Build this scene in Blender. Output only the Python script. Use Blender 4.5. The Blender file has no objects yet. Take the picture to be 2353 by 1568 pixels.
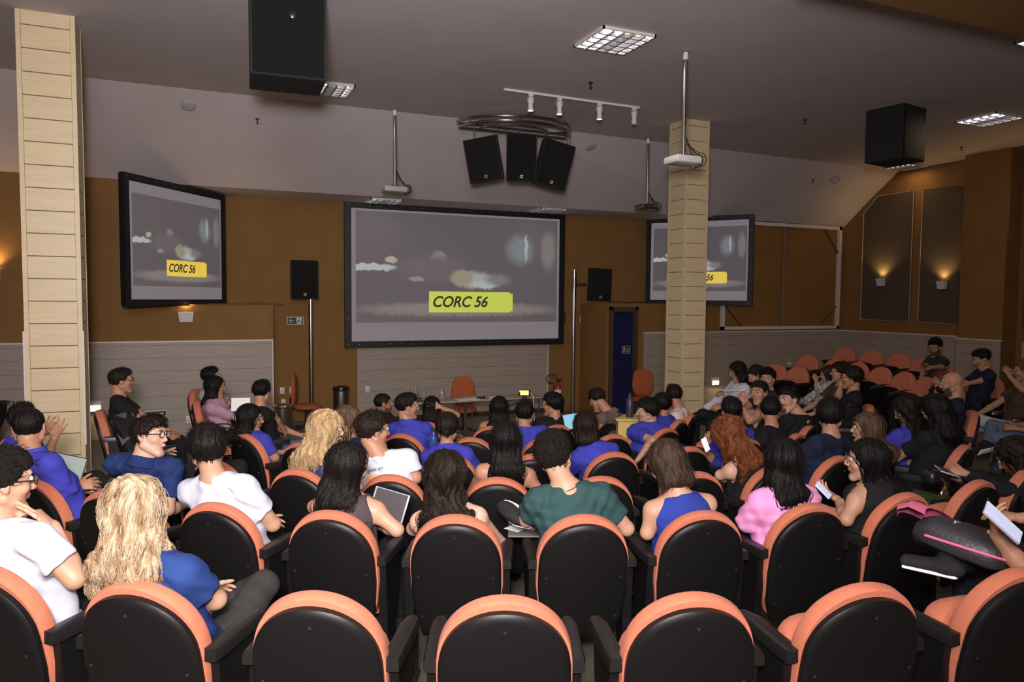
import bpy, math, random, os
import numpy as np
from mathutils import Vector, Matrix

# ------------------------------------------------------------------ camera
# World axes = room axes: X along the front wall, Y towards it, Z up, metres.
F, IW, IH = 1700.0, 2353.0, 1568.0
CZ = 2.54
_u = np.array([.917, .3987, 0.]); _u /= np.linalg.norm(_u); _v = np.array([-_u[1], _u[0], 0.])
def _room(d): return np.array([d @ _u, d @ _v, d[2]])
_p, _th = math.radians(3.3), math.atan(.0079)
FW = _room(np.array([0, math.cos(_p), -math.sin(_p)]))
_up0 = np.array([0, math.sin(_p), math.cos(_p)]); _r0 = np.array([1., 0, 0])
RT = _room(math.cos(_th) * _r0 + math.sin(_th) * _up0)
UP = _room(-math.sin(_th) * _r0 + math.cos(_th) * _up0)
CAM = np.array([0., 0., CZ])
sc = bpy.context.scene
cam_d = bpy.data.cameras.new('camera'); cam = bpy.data.objects.new('camera', cam_d)
sc.collection.objects.link(cam); sc.camera = cam
cam_d.sensor_width = 36; cam_d.lens = 36 * F / IW; cam_d.clip_start = .05; cam_d.clip_end = 200
cam.matrix_world = Matrix(((RT[0], UP[0], -FW[0], 0), (RT[1], UP[1], -FW[1], 0), (RT[2], UP[2], -FW[2], CZ), (0, 0, 0, 1)))
# ------------------------------------------------------------------ world and light
w = bpy.data.worlds.new('world'); sc.world = w; w.use_nodes = True
w.node_tree.nodes['Background'].inputs[0].default_value = (.62, .52, .50, 1)
w.node_tree.nodes['Background'].inputs[1].default_value = .04
sc.view_settings.view_transform = 'Standard'; sc.view_settings.look = 'None'
sc.view_settings.gamma = 1; sc.view_settings.use_curve_mapping = False
sc.view_settings.exposure = -0.38
def lamp(kind, name, loc, power, color=(1, 1, 1), size=.1, target=None, spot=None, sy=None, blend=.6):
    d = bpy.data.lights.new(name, kind); d.energy = power; d.color = color
    if kind == 'AREA':
        d.size = size
        if sy: d.shape = 'RECTANGLE'; d.size_y = sy
    else: d.shadow_soft_size = size
    if spot: d.spot_size = math.radians(spot); d.spot_blend = blend
    o = bpy.data.objects.new(name, d); sc.collection.objects.link(o); o.location = loc
    if target is not None:
        o.rotation_euler = (Vector(target) - Vector(loc)).to_track_quat('-Z', 'Y').to_euler()
    return o
# the photographer's flash, softened by a bounce, just above and behind the camera
lamp('AREA', 'flash_bounce', (-.6, -1.2, 4.4), 175, (1, .89, .82), 1.6, (.7, 5.0, .6)).data.spread = math.radians(112)
lamp('AREA', 'flash_head', (-.15, -.1, 2.95), 78, (1, .93, .88), .22, (1.2, 7.0, 1.5)).data.spread = math.radians(112)
lamp('AREA', 'flash_up', (-.2, -.2, 3.0), 285, (1, .92, .99), .5, (1.8, 6.5, 5.6)).data.spread = math.radians(130)

# ------------------------------------------------------------------ helpers
def ray(px, py): return FW + RT * ((px - IW / 2) / F) - UP * ((py - IH / 2) / F)
def on_y(px, py, y): d = ray(px, py); return CAM + d * (y / d[1])
def on_x(px, py, x): d = ray(px, py); return CAM + d * (x / d[0])
def on_z(px, py, z): d = ray(px, py); return CAM + d * ((z - CZ) / d[2])
SX, SY = 3.577, 8.477                        # centre of the curved rows
def floor_z(x, y):
    r = math.hypot(x - SX, y - SY)
    a = abs(math.degrees(math.atan2((x - SX) * .917 - (y - SY) * .3987, -((y - SY) * .917 + (x - SX) * .3987))))
    k = 1 - min(1, max(0, (a - 135) / 24)); k = k * k * (3 - 2 * k)
    e = min(1, max(0, (13.2 - y) / 1.6)); 
    return k * (.163 + .0667 * min(r, 8.6)) * (.25 + .75 * e if y > 11.6 else 1)
def hit(px, py, h):
    d = ray(px, py); t = .5
    while t < 30:
        P = CAM + d * t
        if P[2] <= floor_z(P[0], P[1]) + h: return P
        t += .01
    return P
def polar(r, az):
    """point on the row of radius r; az in degrees from the line that runs back to the camera"""
    a = math.radians(az)
    ex, ey = r * math.sin(a), -r * math.cos(a)
    return np.array([SX + ex * .917 + ey * .3987, SY - ex * .3987 + ey * .917])
def face_stage(x, y): return math.atan2(-(SX - x), SY - y)     # z rotation that turns +Y to the stage

def mat(name, col, rough=.6, metal=0., bump=None, var=None, emit=None, spec=None, alpha=None, trans=None, coat=None, aniso=None):
    m = bpy.data.materials.new(name); m.use_nodes = True; nt = m.node_tree; b = nt.nodes['Principled BSDF']
    b.inputs['Base Color'].default_value = (*col, 1); b.inputs['Roughness'].default_value = rough; b.inputs['Metallic'].default_value = metal
    if spec is not None: b.inputs['Specular IOR Level'].default_value = spec
    if coat: b.inputs['Coat Weight'].default_value = coat
    if trans: b.inputs['Transmission Weight'].default_value = trans
    if alpha is not None: b.inputs['Alpha'].default_value = alpha
    if emit: b.inputs['Emission Color'].default_value = (*emit[0], 1); b.inputs['Emission Strength'].default_value = emit[1]
    if bump or var:
        tc = nt.nodes.new('ShaderNodeTexCoord')
    if bump:                                   # (scale, strength[, stretch])
        mp = nt.nodes.new('ShaderNodeMapping'); nt.links.new(tc.outputs['Object'], mp.inputs[0])
        if len(bump) > 2: mp.inputs['Scale'].default_value = bump[2]
        n = nt.nodes.new('ShaderNodeTexNoise'); n.inputs['Scale'].default_value = bump[0]; n.inputs['Detail'].default_value = 4
        nt.links.new(mp.outputs[0], n.inputs['Vector'])
        bp = nt.nodes.new('ShaderNodeBump'); bp.inputs['Strength'].default_value = bump[1]; bp.inputs['Distance'].default_value = .01
        nt.links.new(n.outputs[0], bp.inputs['Height']); nt.links.new(bp.outputs[0], b.inputs['Normal'])
    if var:                                    # (scale, other colour[, stretch])
        mp = nt.nodes.new('ShaderNodeMapping'); nt.links.new(tc.outputs['Object'], mp.inputs[0])
        if len(var) > 2: mp.inputs['Scale'].default_value = var[2]
        n = nt.nodes.new('ShaderNodeTexNoise'); n.inputs['Scale'].default_value = var[0]; n.inputs['Detail'].default_value = 3
        nt.links.new(mp.outputs[0], n.inputs['Vector'])
        r = nt.nodes.new('ShaderNodeValToRGB'); r.color_ramp.elements[0].position = .35; r.color_ramp.elements[1].position = .65
        r.color_ramp.elements[0].color = (*col, 1); r.color_ramp.elements[1].color = (*var[1], 1)
        nt.links.new(n.outputs[0], r.inputs[0]); nt.links.new(r.outputs[0], b.inputs['Base Color'])
    return m
def plank_mat(name, col, step, off=0., groove=(.16, .12, .07), axis='Z', w_=.03):
    m = mat(name, col, .5, bump=(14, .05, (1, 1, 12)), var=(6, tuple(c * .88 for c in col), (.5, .5, 9)))
    nt = m.node_tree; b = nt.nodes['Principled BSDF']; src = b.inputs['Base Color'].links[0].from_socket
    tc = nt.nodes.new('ShaderNodeTexCoord'); sp = nt.nodes.new('ShaderNodeSeparateXYZ'); nt.links.new(tc.outputs['Object'], sp.inputs[0])
    a = nt.nodes.new('ShaderNodeMath'); a.operation = 'ADD'; a.inputs[1].default_value = off + 10 * step; nt.links.new(sp.outputs[axis], a.inputs[0])
    d = nt.nodes.new('ShaderNodeMath'); d.operation = 'DIVIDE'; d.inputs[1].default_value = step; nt.links.new(a.outputs[0], d.inputs[0])
    f = nt.nodes.new('ShaderNodeMath'); f.operation = 'FRACT'; nt.links.new(d.outputs[0], f.inputs[0])
    l = nt.nodes.new('ShaderNodeMath'); l.operation = 'LESS_THAN'; l.inputs[1].default_value = w_; nt.links.new(f.outputs[0], l.inputs[0])
    mx = nt.nodes.new('ShaderNodeMix'); mx.data_type = 'RGBA'; nt.links.new(l.outputs[0], mx.inputs[0]); nt.links.new(src, mx.inputs[6])
    mx.inputs[7].default_value = (*groove, 1); nt.links.new(mx.outputs[2], b.inputs['Base Color'])
    return m
M = {}
M['ceil'] = mat('ceiling_paint', (.62, .56, .57), .85, bump=(60, .03), var=(1.2, (.58, .53, .525)))
M['ochre'] = mat('ochre_wall', (.265, .135, .036), .8, bump=(120, .25), var=(2, (.24, .12, .031)))
M['trimw'] = mat('white_trim', (.72, .68, .62), .5)
M['wood'] = plank_mat('pale_planks', (.40, .34, .285), .213, groove=(.15, .12, .09))
M['colwood'] = mat('pale_column_wood', (.76, .62, .38), .45, bump=(25, .06, (1, 1, .2)), var=(5, (.70, .57, .34), (.6, .6, 5)))
M['carpet'] = mat('beige_carpet', (.34, .29, .20), .95, bump=(700, .9), var=(240, (.22, .19, .14)))
M['black'] = mat('black_plastic', (.006, .0055, .006), .42, bump=(420, .10), spec=.25)
M['blackgloss'] = mat('black_moulding', (.016, .015, .016), .27, bump=(60, .05))
M['vinyl'] = mat('black_vinyl', (.010, .0095, .0095), .36, bump=(90, .15))
M['orange'] = mat('orange_fabric', (.52, .158, .086), .85, bump=(900, .25), var=(30, (.48, .142, .074)))
M['orange'].node_tree.nodes['Principled BSDF'].inputs['Sheen Weight'].default_value = .03
M['orange2'] = mat('burnt_orange_fabric', (.42, .105, .03), .85, bump=(700, .3))
M['frame'] = mat('black_screen_frame', (.008, .008, .010), .45)
M['steel'] = mat('brushed_steel', (.55, .53, .50), .22, 1.)
M['dsteel'] = mat('dull_steel', (.30, .29, .28), .35, 1.)
M['spk'] = mat('speaker_black', (.010, .010, .012), .7, bump=(350, .4))
M['white'] = mat('white_plastic', (.75, .74, .72), .45)
M['grey'] = mat('grey_plastic', (.42, .41, .40), .5)
M['panel'] = mat('acoustic_panel', (.105, .08, .05), .95, bump=(400, .5))
M['chrome'] = mat('chrome', (.8, .8, .8), .1, 1.)
M['rubber'] = mat('black_rubber', (.015, .015, .015), .6)
M['paper'] = mat('white_paper', (.85, .85, .84), .7)
M['red'] = mat('extinguisher_red', (.42, .03, .02), .3)

class MB:
    """collects shapes, then becomes one mesh object"""
    def __init__(s): s.v = []; s.f = []; s.m = []; s.mi = 0
    def add(s, v, f):
        o = len(s.v); s.v += [tuple(map(float, q)) for q in v]; s.f += [tuple(i + o for i in q) for q in f]; s.m += [s.mi] * len(f)
        return s
    def box(s, a, b, bev=0.):
        a, b = np.minimum(a, b), np.maximum(a, b)
        if bev <= 0:
            v = [(x, y, z) for x in (a[0], b[0]) for y in (a[1], b[1]) for z in (a[2], b[2])]
            return s.add(v, [(0, 1, 3, 2), (4, 6, 7, 5), (0, 4, 5, 1), (2, 3, 7, 6), (0, 2, 6, 4), (1, 5, 7, 3)])
        rings = []
        x0, y0, x1, y1 = a[0], a[1], b[0], b[1]
        for z, i in ((a[2], bev), (a[2] + bev * .4, bev * .3), (a[2] + bev, 0), (b[2] - bev, 0), (b[2] - bev * .4, bev * .3), (b[2], bev)):
            r = []; q = bev * .9
            for cx, cy, a0 in ((x1 - i - q, y1 - i - q, 0), (x0 + i + q, y1 - i - q, 90), (x0 + i + q, y0 + i + q, 180), (x1 - i - q, y0 + i + q, 270)):
                for k in range(4):
                    t = math.radians(a0 + 30 * k); r.append((cx + q * math.cos(t), cy + q * math.sin(t), z))
            rings.append(r)
        return s.loft(rings)
    def loft(s, rings, caps=True, close=True):
        n = len(rings[0]); v = [p for r in rings for p in r]; f = []
        for i in range(len(rings) - 1):
            for j in range(n if close else n - 1):
                k = (j + 1) % n; f.append((i * n + j, i * n + k, (i + 1) * n + k, (i + 1) * n + j))
        if caps: f.append(tuple(range(n - 1, -1, -1))); f.append(tuple(range((len(rings) - 1) * n, len(rings) * n)))
        return s.add(v, f)
    def tube(s, pts, r, n=8, caps=True):
        pts = [np.array(p, float) for p in pts]; rr = r if hasattr(r, '__len__') else [r] * len(pts)
        rings = []; up = None
        for i, p in enumerate(pts):
            d = pts[min(i + 1, len(pts) - 1)] - pts[max(i - 1, 0)]; d /= (np.linalg.norm(d) + 1e-9)
            if up is None: up = np.array([0, 0, 1.]) if abs(d[2]) < .9 else np.array([0, 1., 0])
            x = np.cross(up, d); x /= np.linalg.norm(x); y = np.cross(d, x); up = y
            rings.append([p + rr[i] * (math.cos(t) * x + math.sin(t) * y) for t in [2 * math.pi * k / n for k in range(n)]])
        return s.loft(rings, caps)
    def lathe(s, prof, c=(0, 0, 0), n=20):
        return s.loft([[(c[0] + r * math.cos(2 * math.pi * k / n), c[1] + r * math.sin(2 * math.pi * k / n), c[2] + z) for k in range(n)] for r, z in prof])
    def prism(s, poly, z0, z1, plane='XY'):
        n = len(poly)
        def P(p, h): return (p[0], p[1], h) if plane == 'XY' else ((p[0], h, p[1]) if plane == 'XZ' else (h, p[0], p[1]))
        v = [P(p, z0) for p in poly] + [P(p, z1) for p in poly]
        return s.add(v, [tuple(range(n - 1, -1, -1)), tuple(range(n, 2 * n))] + [(i, (i + 1) % n, n + (i + 1) % n, n + i) for i in range(n)])
    def quad(s, *p): return s.add(p, [tuple(range(len(p)))])
    def xf(s, mtx, i0=0):
        for i in range(i0, len(s.v)): s.v[i] = tuple(mtx @ Vector(s.v[i]))
        return s
    def build(s, name, m, parent=None, smooth=True, loc=None, angle=35, **tags):
        me = bpy.data.meshes.new(name); me.from_pydata(s.v, [], s.f)
        ms = m if isinstance(m, (list, tuple)) else [m]
        for q in ms: me.materials.append(q)
        if len(ms) > 1: me.polygons.foreach_set('material_index', s.m)
        me.update()
        bm_fix(me)
        o = bpy.data.objects.new(name, me); sc.collection.objects.link(o)
        if smooth:
            me.shade_smooth(); 
            try: me.set_sharp_from_angle(angle=math.radians(angle))
            except Exception: pass
        if parent: o.parent = parent
        if loc is not None: o.location = loc
        tag(o, **tags)
        return o
import bmesh
def bm_fix(me):
    bm = bmesh.new(); bm.from_mesh(me); bmesh.ops.recalc_face_normals(bm, faces=bm.faces); bm.to_mesh(me); bm.free()
def tag(o, label=None, cat=None, group=None, kind=None):
    if label: o['label'] = label
    if cat: o['category'] = cat
    if group: o['group'] = group
    if kind: o['kind'] = kind
    return o
def empty(name, loc, rz=0, **t):
    o = bpy.data.objects.new(name, None); sc.collection.objects.link(o); o.location = loc; o.rotation_euler = (0, 0, rz)
    o.empty_display_size = .1
    return tag(o, **t)
def copy_tree(o, parent=None):
    c = o.copy(); sc.collection.objects.link(c); c.parent = parent
    for ch in list(o.children): copy_tree(ch, c)
    return c
def text(name, body, m, parent, loc, size, rot=(90, 0, 0), extr=.001, shear=0., bold=0., align='LEFT', xs=1.):
    c = bpy.data.curves.new(name, 'FONT'); c.body = body; c.size = size; c.extrude = extr; c.shear = shear; c.offset = bold; c.align_x = align
    t = bpy.data.objects.new(name, c); sc.collection.objects.link(t)
    bpy.context.view_layer.update()
    me = bpy.data.meshes.new_from_object(t.evaluated_get(bpy.context.evaluated_depsgraph_get()))
    bpy.data.objects.remove(t); o = bpy.data.objects.new(name, me); sc.collection.objects.link(o)
    me.materials.clear(); me.materials.append(m); o.parent = parent; o.location = loc; o.rotation_euler = [math.radians(a) for a in rot]; o.scale = (xs, 1, 1)
    return o
# ================================================================== ROOM
def poly_wall(name, pts, thick, m, **k):
    """pts: list of 3D points of a planar outline; thick: extrusion vector"""
    n = len(pts); b = MB(); v = [tuple(p) for p in pts] + [tuple(np.array(p) + thick) for p in pts]
    b.add(v, [tuple(range(n)), tuple(range(2 * n - 1, n - 1, -1))] + [(i, n + i, n + (i + 1) % n, (i + 1) % n) for i in range(n)])
    return b.build(name, m, smooth=False, kind='structure', **k)
XL, XR = -6.5, 14.85
# sloping carpet floor
xs = np.linspace(-7.5, 16.5, 97); ys = np.linspace(-4., 15.2, 78)
b = MB(); b.v = [(float(x), float(y), floor_z(x, y)) for x in xs for y in ys]; n = len(ys)
b.f = [(i * n + j, (i + 1) * n + j, (i + 1) * n + j + 1, i * n + j + 1) for i in range(len(xs) - 1) for j in range(len(ys) - 1)]; b.m = [0] * len(b.f)
b.build('floor', M['carpet'], kind='structure', angle=80)
# ceiling: flat part, slope, low soffit over the stage
poly_wall('ceiling', [(-7.5, -4, 5.5), (16.5, -4, 5.5), (16.5, 12.2, 5.5), (14.85, 12.12, 5.5), (5, 11.72, 5.5), (-1.3, 11.75, 5.5), (-7.5, 11.8, 5.5)], np.array([0, 0, .12]), M['ceil'])
b = MB(); top = [(-7.5, 11.8, 5.5), (-1.3, 11.75, 5.5), (5, 11.72, 5.5), (14.85, 12.12, 5.5), (16.5, 12.2, 5.5)]
low = [(-7.5, 13.72, 4.4), (-.22, 13.68, 4.4), (5, 13.66, 4.4), (11., 13.52, 4.4), (16.5, 13.7, 4.34)]
for i in range(4): b.quad(top[i], top[i + 1], low[i + 1]); b.quad(top[i], low[i + 1], low[i])
b.build('ceiling_slope', M['ceil'], smooth=False, kind='structure')
poly_wall('ceiling_soffit', [(-.4, 13.68, 4.4), (5, 13.66, 4.4), (11., 13.52, 4.4), (12.3, 13.55, 4.38), (12.3, 15, 4.4), (-.4, 15, 4.4)], np.array([0, 0, .1]), M['ceil'])
# dropped beam of the ceiling close to the camera, upper right
b = MB(); b.box((4.3, 3.75, 4.95), (14.6, 4.46, 5.55)); b.build('ceiling_beam', M['ochre'], smooth=False, kind='structure')
# front walls
poly_wall('wall_front', [(.55, 14.8, -.1), (12.6, 14.8, -.1), (12.6, 14.8, 4.5), (.55, 14.8, 4.5)], np.array([0, .15, 0]), M['ochre'])
poly_wall('wall_front_left', [(-7.5, 13.65, -.1), (1.32, 13.65, -.1), (1.32, 13.65, 2.38), (-.22, 13.65, 2.38), (-.22, 13.65, 4.55), (-7.5, 13.65, 4.55)], np.array([0, 1.3, 0]), M['ochre'])
poly_wall('wall_front_facet', [(-.22, 13.66, 2.3), (.68, 14.85, 2.3), (.68, 14.85, 4.5), (-.22, 13.66, 4.5)], np.array([-.3, .2, 0]), M['ochre'])
poly_wall('wall_front_right', [(8.12, 13.65, -.1), (8.27, 13.65, -.1), (8.27, 13.65, 2.31), (8.84, 13.65, 2.31), (8.84, 13.65, -.1), (15.1, 13.65, -.1), (15.1, 13.65, 4.55), (10.95, 13.65, 4.55), (10.95, 13.65, 2.45), (8.12, 13.65, 2.45)], np.array([0, 1.3, 0]), M['ochre'])
poly_wall('wall_right', [(14.85, 8.6, -.1), (14.85, 13.8, -.1), (14.85, 13.8, 4.4), (14.85, 13.66, 4.42), (14.85, 12.12, 5.5), (14.85, 8.6, 5.5)], np.array([.2, 0, 0]), M['ochre'])
b = MB(); b.box((14.42, 9.35, 0), (14.87, 10.25, 5.5)); b.build('wall_right_pilaster', M['ochre'], smooth=False, kind='structure')
b = MB(); b.box((14.42, -4, 0), (14.7, 8.95, 5.5)); b.build('wall_right_near', M['ochre'], smooth=False, kind='structure')
b = MB(); b.box((-7.6, -4, -.1), (-7.4, 14, 5.5)); b.build('wall_left', M['ochre'], smooth=False, kind='structure')
# wainscot of pale horizontal planks
def wain(name, x0, x1, y, z0, z1, trim=True, xw=None):
    b = MB(); b.box((x0, y - .025, z0), (x1, y + .01, z1)); o = b.build(name, M['wood'], smooth=False, kind='structure')
    if trim:
        b = MB(); b.box((x0 - .01, y - .035, z1), (x1 + .01, y + .01, z1 + .025)); b.box((x1 - .008, y - .032, z0), (x1 + .012, y + .01, z1))
        b.build('trim', M['trimw'], o, smooth=False)
    return o
wain('wall_front_left_planks', -7.4, 1.32, 13.65, .0, 1.76)
wain('wall_front_planks', 3.05, 7.3, 14.8, 0, 1.53)
wain('wall_front_right_planks', 9.06, 14.85, 13.65, 0, 1.80)
b = MB(); b.box((14.82, 10.25, 0), (14.86, 13.65, 1.80)); b.box((14.385, 9.35, 0), (14.43, 10.25, 1.78)); b.box((14.385, 5, 0), (14.43, 8.95, 1.78)); b.box((14.42, 10.24, 0), (14.86, 10.28, 1.78))
o = b.build('wall_right_planks', M['wood'], smooth=False, kind='structure')
b = MB(); b.box((14.80, 10.25, 1.80), (14.86, 13.65, 1.825)); b.box((14.37, 9.33, 1.78), (14.43, 10.27, 1.805)); b.build('trim', M['trimw'], o, smooth=False)
# ledge trims and baseboards
b = MB(); b.box((-.2, 13.63, 2.38), (1.33, 14.8, 2.395)); b.box((1.31, 13.62, 1.76), (1.335, 13.66, 2.38)); b.build('trim_1', M['ochre'], smooth=False, kind='structure')
b = MB(); b.box((3.0, 14.76, 0), (7.35, 14.78, .1)); b.box((1.33, 14.78, 0), (3., 14.8, .08)); b.build('baseboard_front', mat('dark_baseboard', (.05, .035, .03), .5), smooth=False, kind='structure')
# acoustic panels with pale beading on the right wall
for i, pts in enumerate(([(13.02, 2.10), (13.02, 4.64), (12.64, 5.0), (11.70, 5.0), (11.70, 2.09)], [(11.48, 2.08), (11.48, 5.0), (10.30, 4.97), (10.30, 2.07)])):
    b = MB(); b.prism(pts, 14.81, 14.86, 'YZ'); o = b.build('wall_right_panel', M['panel'], smooth=False, kind='structure')
    b = MB(); b.tube([(14.81, *p) for p in pts + [pts[0]]], .012, 4); b.build('trim', mat('beading', (.40, .34, .26), .6), o, smooth=False)
b = MB(); b.prism([(9.22, 2.08), (9.22, 5.), (8.7, 5.), (8.7, 2.08)], 14.80, 14.86, 'YZ'); b.build('wall_right_panel', M['panel'], smooth=False, kind='structure')
# pale frame with brown braces on the right front wall
b = MB()
for p, q in (((11.13, 1.86), (14.74, 1.93)), ((14.66, 1.86), (14.74, 4.36)), ((11.13, 4.28), (14.74, 4.36)), ((11.13, 1.86), (11.21, 2.42)), ((11.13, 2.42), (11.21, 4.36))):
    b.box((p[0], 13.58, p[1]), (q[0], 13.66, q[1]))
o = b.build('trim_2', M['trimw'], smooth=False, kind='structure', label='pale timber frame on the right front wall')
b = MB(); b.tube([(12.94, 13.61, 1.93), (12.94, 13.61, 4.3)], .03, 4)
b.tube([(14.2, 13.61, 4.28), (14.66, 13.61, 3.72)], .022, 4); b.tube([(14.12, 13.61, 1.93), (14.66, 13.61, 2.4)], .022, 4); b.tube([(11.22, 13.61, 2.42), (11.72, 13.61, 1.93)], .022, 4)
b.build('brace', mat('brown_brace', (.09, .03, .02), .5), o, smooth=False)
# door
d = empty('door_1', (8.555, 13.72, 0)); tag(d, kind='structure', label='dark blue door beside the right column')
b = MB(); b.box((-.27, -.02, 0), (.27, .03, 2.26)); b.build('door_panel', mat('blue_door', (.012, .016, .075), .35), d, smooth=False)
b = MB(); b.box((-.285, -.10, 0), (-.265, .03, 2.31)); b.box((.265, -.10, 0), (.285, .03, 2.31)); b.box((-.285, -.1, 2.27), (.285, .03, 2.31)); b.box((-.37, -.1, 0), (-.29, -.075, 2.38)); b.box((.29, -.1, 0), (.35, -.075, 2.38)); b.box((-.37, -.1, 2.31), (.35, -.075, 2.38)); b.build('door_frame', mat('dark_door_frame', (.085, .05, .03), .5), d, smooth=False)
b = MB(); b.tube([(-.22, -.03, 1.12), (-.22, -.08, 1.12), (-.14, -.08, 1.12)], .012, 6); b.box((-.245, -.035, 1.0), (-.2, -.02, 1.2)); b.build('door_handle', M['steel'], d)
b = MB(); b.box((-.26, -.028, .84), (.26, -.02, .85)); b.build('kick_line', M['dsteel'], d, smooth=False)
s_ = MB(); s_.box((.0, -.026, 1.37), (.2, -.021, 1.53)); sg = s_.build('door_sign', mat('sign_navy', (.02, .02, .05), .5), d, smooth=False)
ln = MB()
for a_, b_ in (((0, 1.37), (.2, 1.376)), ((0, 1.524), (.2, 1.53)), ((0, 1.37), (.006, 1.53)), ((.194, 1.37), (.2, 1.53)), ((.1, 1.47), (.175, 1.478)), ((.1, 1.44), (.16, 1.448)), ((.1, 1.41), (.18, 1.418))):
    ln.box((a_[0], -.03, a_[1]), (b_[0], -.026, b_[1]))
ln.tube([(.05, -.028, 1.50), (.05, -.028, 1.46)], .012, 5); ln.tube([(.05, -.028, 1.46), (.03, -.028, 1.40)], .006, 4); ln.tube([(.05, -.028, 1.46), (.075, -.028, 1.41)], .006, 4); ln.tube([(.025, -.028, 1.46), (.075, -.028, 1.485)], .005, 4)
ln.build('sign_print', M['paper'], sg, smooth=False)
# two plank-clad columns
def column(name, x0, y0, w_, d_, z0, label, zoff):
    b = MB(); b.mi = 0; t = .045; H = 5.5
    for x in (x0, x0 + w_ - t):
        for y in (y0, y0 + d_ - t): b.box((x, y, z0), (x + t, y + t, H))
    z = z0 - .3 + zoff; b.mi = 1; b.box((x0 + .012, y0 + .012, z0), (x0 + w_ - .012, y0 + d_ - .012, H)); b.mi = 0
    while z < H:
        a, c = max(z + .006, z0), min(z + .235, H)
        if c > a:
            b.box((x0 + t + .003, y0 + .004, a), (x0 + w_ - t - .003, y0 + .02, c)); b.box((x0 + t + .003, y0 + d_ - .02, a), (x0 + w_ - t - .003, y0 + d_ - .004, c))
            b.box((x0 + .004, y0 + t + .003, a), (x0 + .02, y0 + d_ - t - .003, c)); b.box((x0 + w_ - .02, y0 + t + .003, a), (x0 + w_ - .004, y0 + d_ - t - .003, c))
        z += .240
    return b.build(name, [M['colwood'], mat('groove_wood', (.20, .14, .075), .8)], smooth=False, kind='structure', label=label)
column('column', -1.62, 9.25, .54, .50, .3, 'left plank clad square column', .07)
column('column', 7.50, 10.15, .47, .47, .3, 'right plank clad square column', .12)
for x in (-1.63, -1.085):
    b = MB(); b.box((x - .004, 9.235, .9), (x + .018, 9.27, 2.15)); b.build('trim_3', M['trimw'], smooth=False, kind='structure')
# ================================================================== CHAIRS
def arch(zb, zt, hw, hb, n=28, zs=.675):
    """outline (x, z): narrow foot, straight sides, elliptical top"""
    p = [(-hb, zb), (-hw * .93, zb + .12), (-hw, zs - .10), (-hw, zs)]
    for i in range(1, n): t = math.pi * (1 - i / n); p.append((hw * math.cos(t), zs + (zt - zs) * math.sin(t) ** .86))
    p += [(hw, zs), (hw, zs - .10), (hw * .93, zb + .12), (hb, zb)]
    return p
def inset(p, k, c=(0, .62)): return [(c[0] + (x - c[0]) * k, c[1] + (z - c[1]) * k) for x, z in p]
TILT = Matrix.Translation((0, 0, .42)) @ Matrix.Rotation(math.radians(12), 4, 'X') @ Matrix.Translation((0, 0, -.42))
def padded(o2, prof):
    b = MB(); rings = []
    for y, k in prof: rings.append([(x, y + .45 * x * x, z) for x, z in inset(o2, k)])
    b.loft(rings); return b.xf(TILT)
def make_chair(folded):
    r = empty('auditorium_chair', (0, 0, 0))
    padded(arch(.30, .926, .223, .17), [(-.034, .90), (-.030, .97), (-.022, 1.), (0, 1.0)]).build('backrest_shell', M['black'], r)
    padded(arch(.33, .955, .231, .175), [(-.004, .99), (.004, 1.), (.045, 1.0), (.060, .975), (.070, .92), (.077, .80), (.08, .4)]).build('back_cushion', M['orange'], r)
    # seat: rounded slab hinged at the rear
    b = MB(); o2 = []
    for i in range(28):
        t = 2 * math.pi * i / 28; c, s = math.cos(t), math.sin(t); e = .55
        o2.append((.205 * math.copysign(abs(c) ** e, c), .22 + .205 * math.copysign(abs(s) ** e, s)))
    b.loft([[(x * k, .22 + (y - .22) * k, z) for x, y in o2] for z, k in ((.0, .9), (.008, .98), (.03, 1.), (.075, 1.), (.095, .94), (.105, .8), (.108, .4))])
    sh = MB(); sh.loft([[(x * k, .22 + (y - .22) * k, z) for x, y in o2] for z, k in ((-.02, .8), (-.016, .92), (0, .97))])
    mt = Matrix.Translation((0, .10, .33)) @ (Matrix.Rotation(math.radians(76), 4, 'X') @ Matrix.Diagonal((1, 1, 1, 1)) if folded else Matrix.Rotation(math.radians(3), 4, 'X'))
    b.xf(mt).build('seat_cushion', M['orange'], r); sh.xf(mt).build('seat_pan', M['black'], r)
    for s in (-1, 1):
        b = MB()
        prof = [(-.032, .030), (.0, .034), (.25, .034), (.31, .030), (.335, .018)]
        rings = []
        for y, hw in prof:
            z1 = .715 if y < .3 else .705; z0 = .668
            rings.append([(s * .242 + dx * hw, y, z) for dx, z in ((-1, z0), (-1, z1 - .014), (-.82, z1 - .003), (-.5, z1), (.5, z1), (.82, z1 - .003), (1, z1 - .014), (1, z0))])
        b.loft(rings).build('armrest', M['vinyl'], r, angle=40)
        b = MB(); pr = [(.0, .67), (.26, .67), (.24, .52), (.17, .36), (.17, .04), (.26, .0), (-.02, .0), (.03, .08), (.03, .38)]
        b.prism(pr, s * .242 - .022, s * .242 + .022, 'YZ').build('side_panel', M['black'], r, smooth=False)
    for x, z in ((0, .865), (-.185, .64), (.185, .64), (-.17, .42), (.17, .42)):
        b = MB(); y = -.034 + .4 * x * x
        b.loft([[(x + q * math.cos(t), y - h, z + q * math.sin(t)) for t in [2 * math.pi * k / 8 for k in range(8)]] for q, h in ((.0075, 0), (.006, .003), (.002, .0045))])
        b.xf(TILT).build('screw', M['blackgloss'], r)
    return r
proto = {True: make_chair(True), False: make_chair(False)}
used = {True: False, False: False}
NCH = 0
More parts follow.
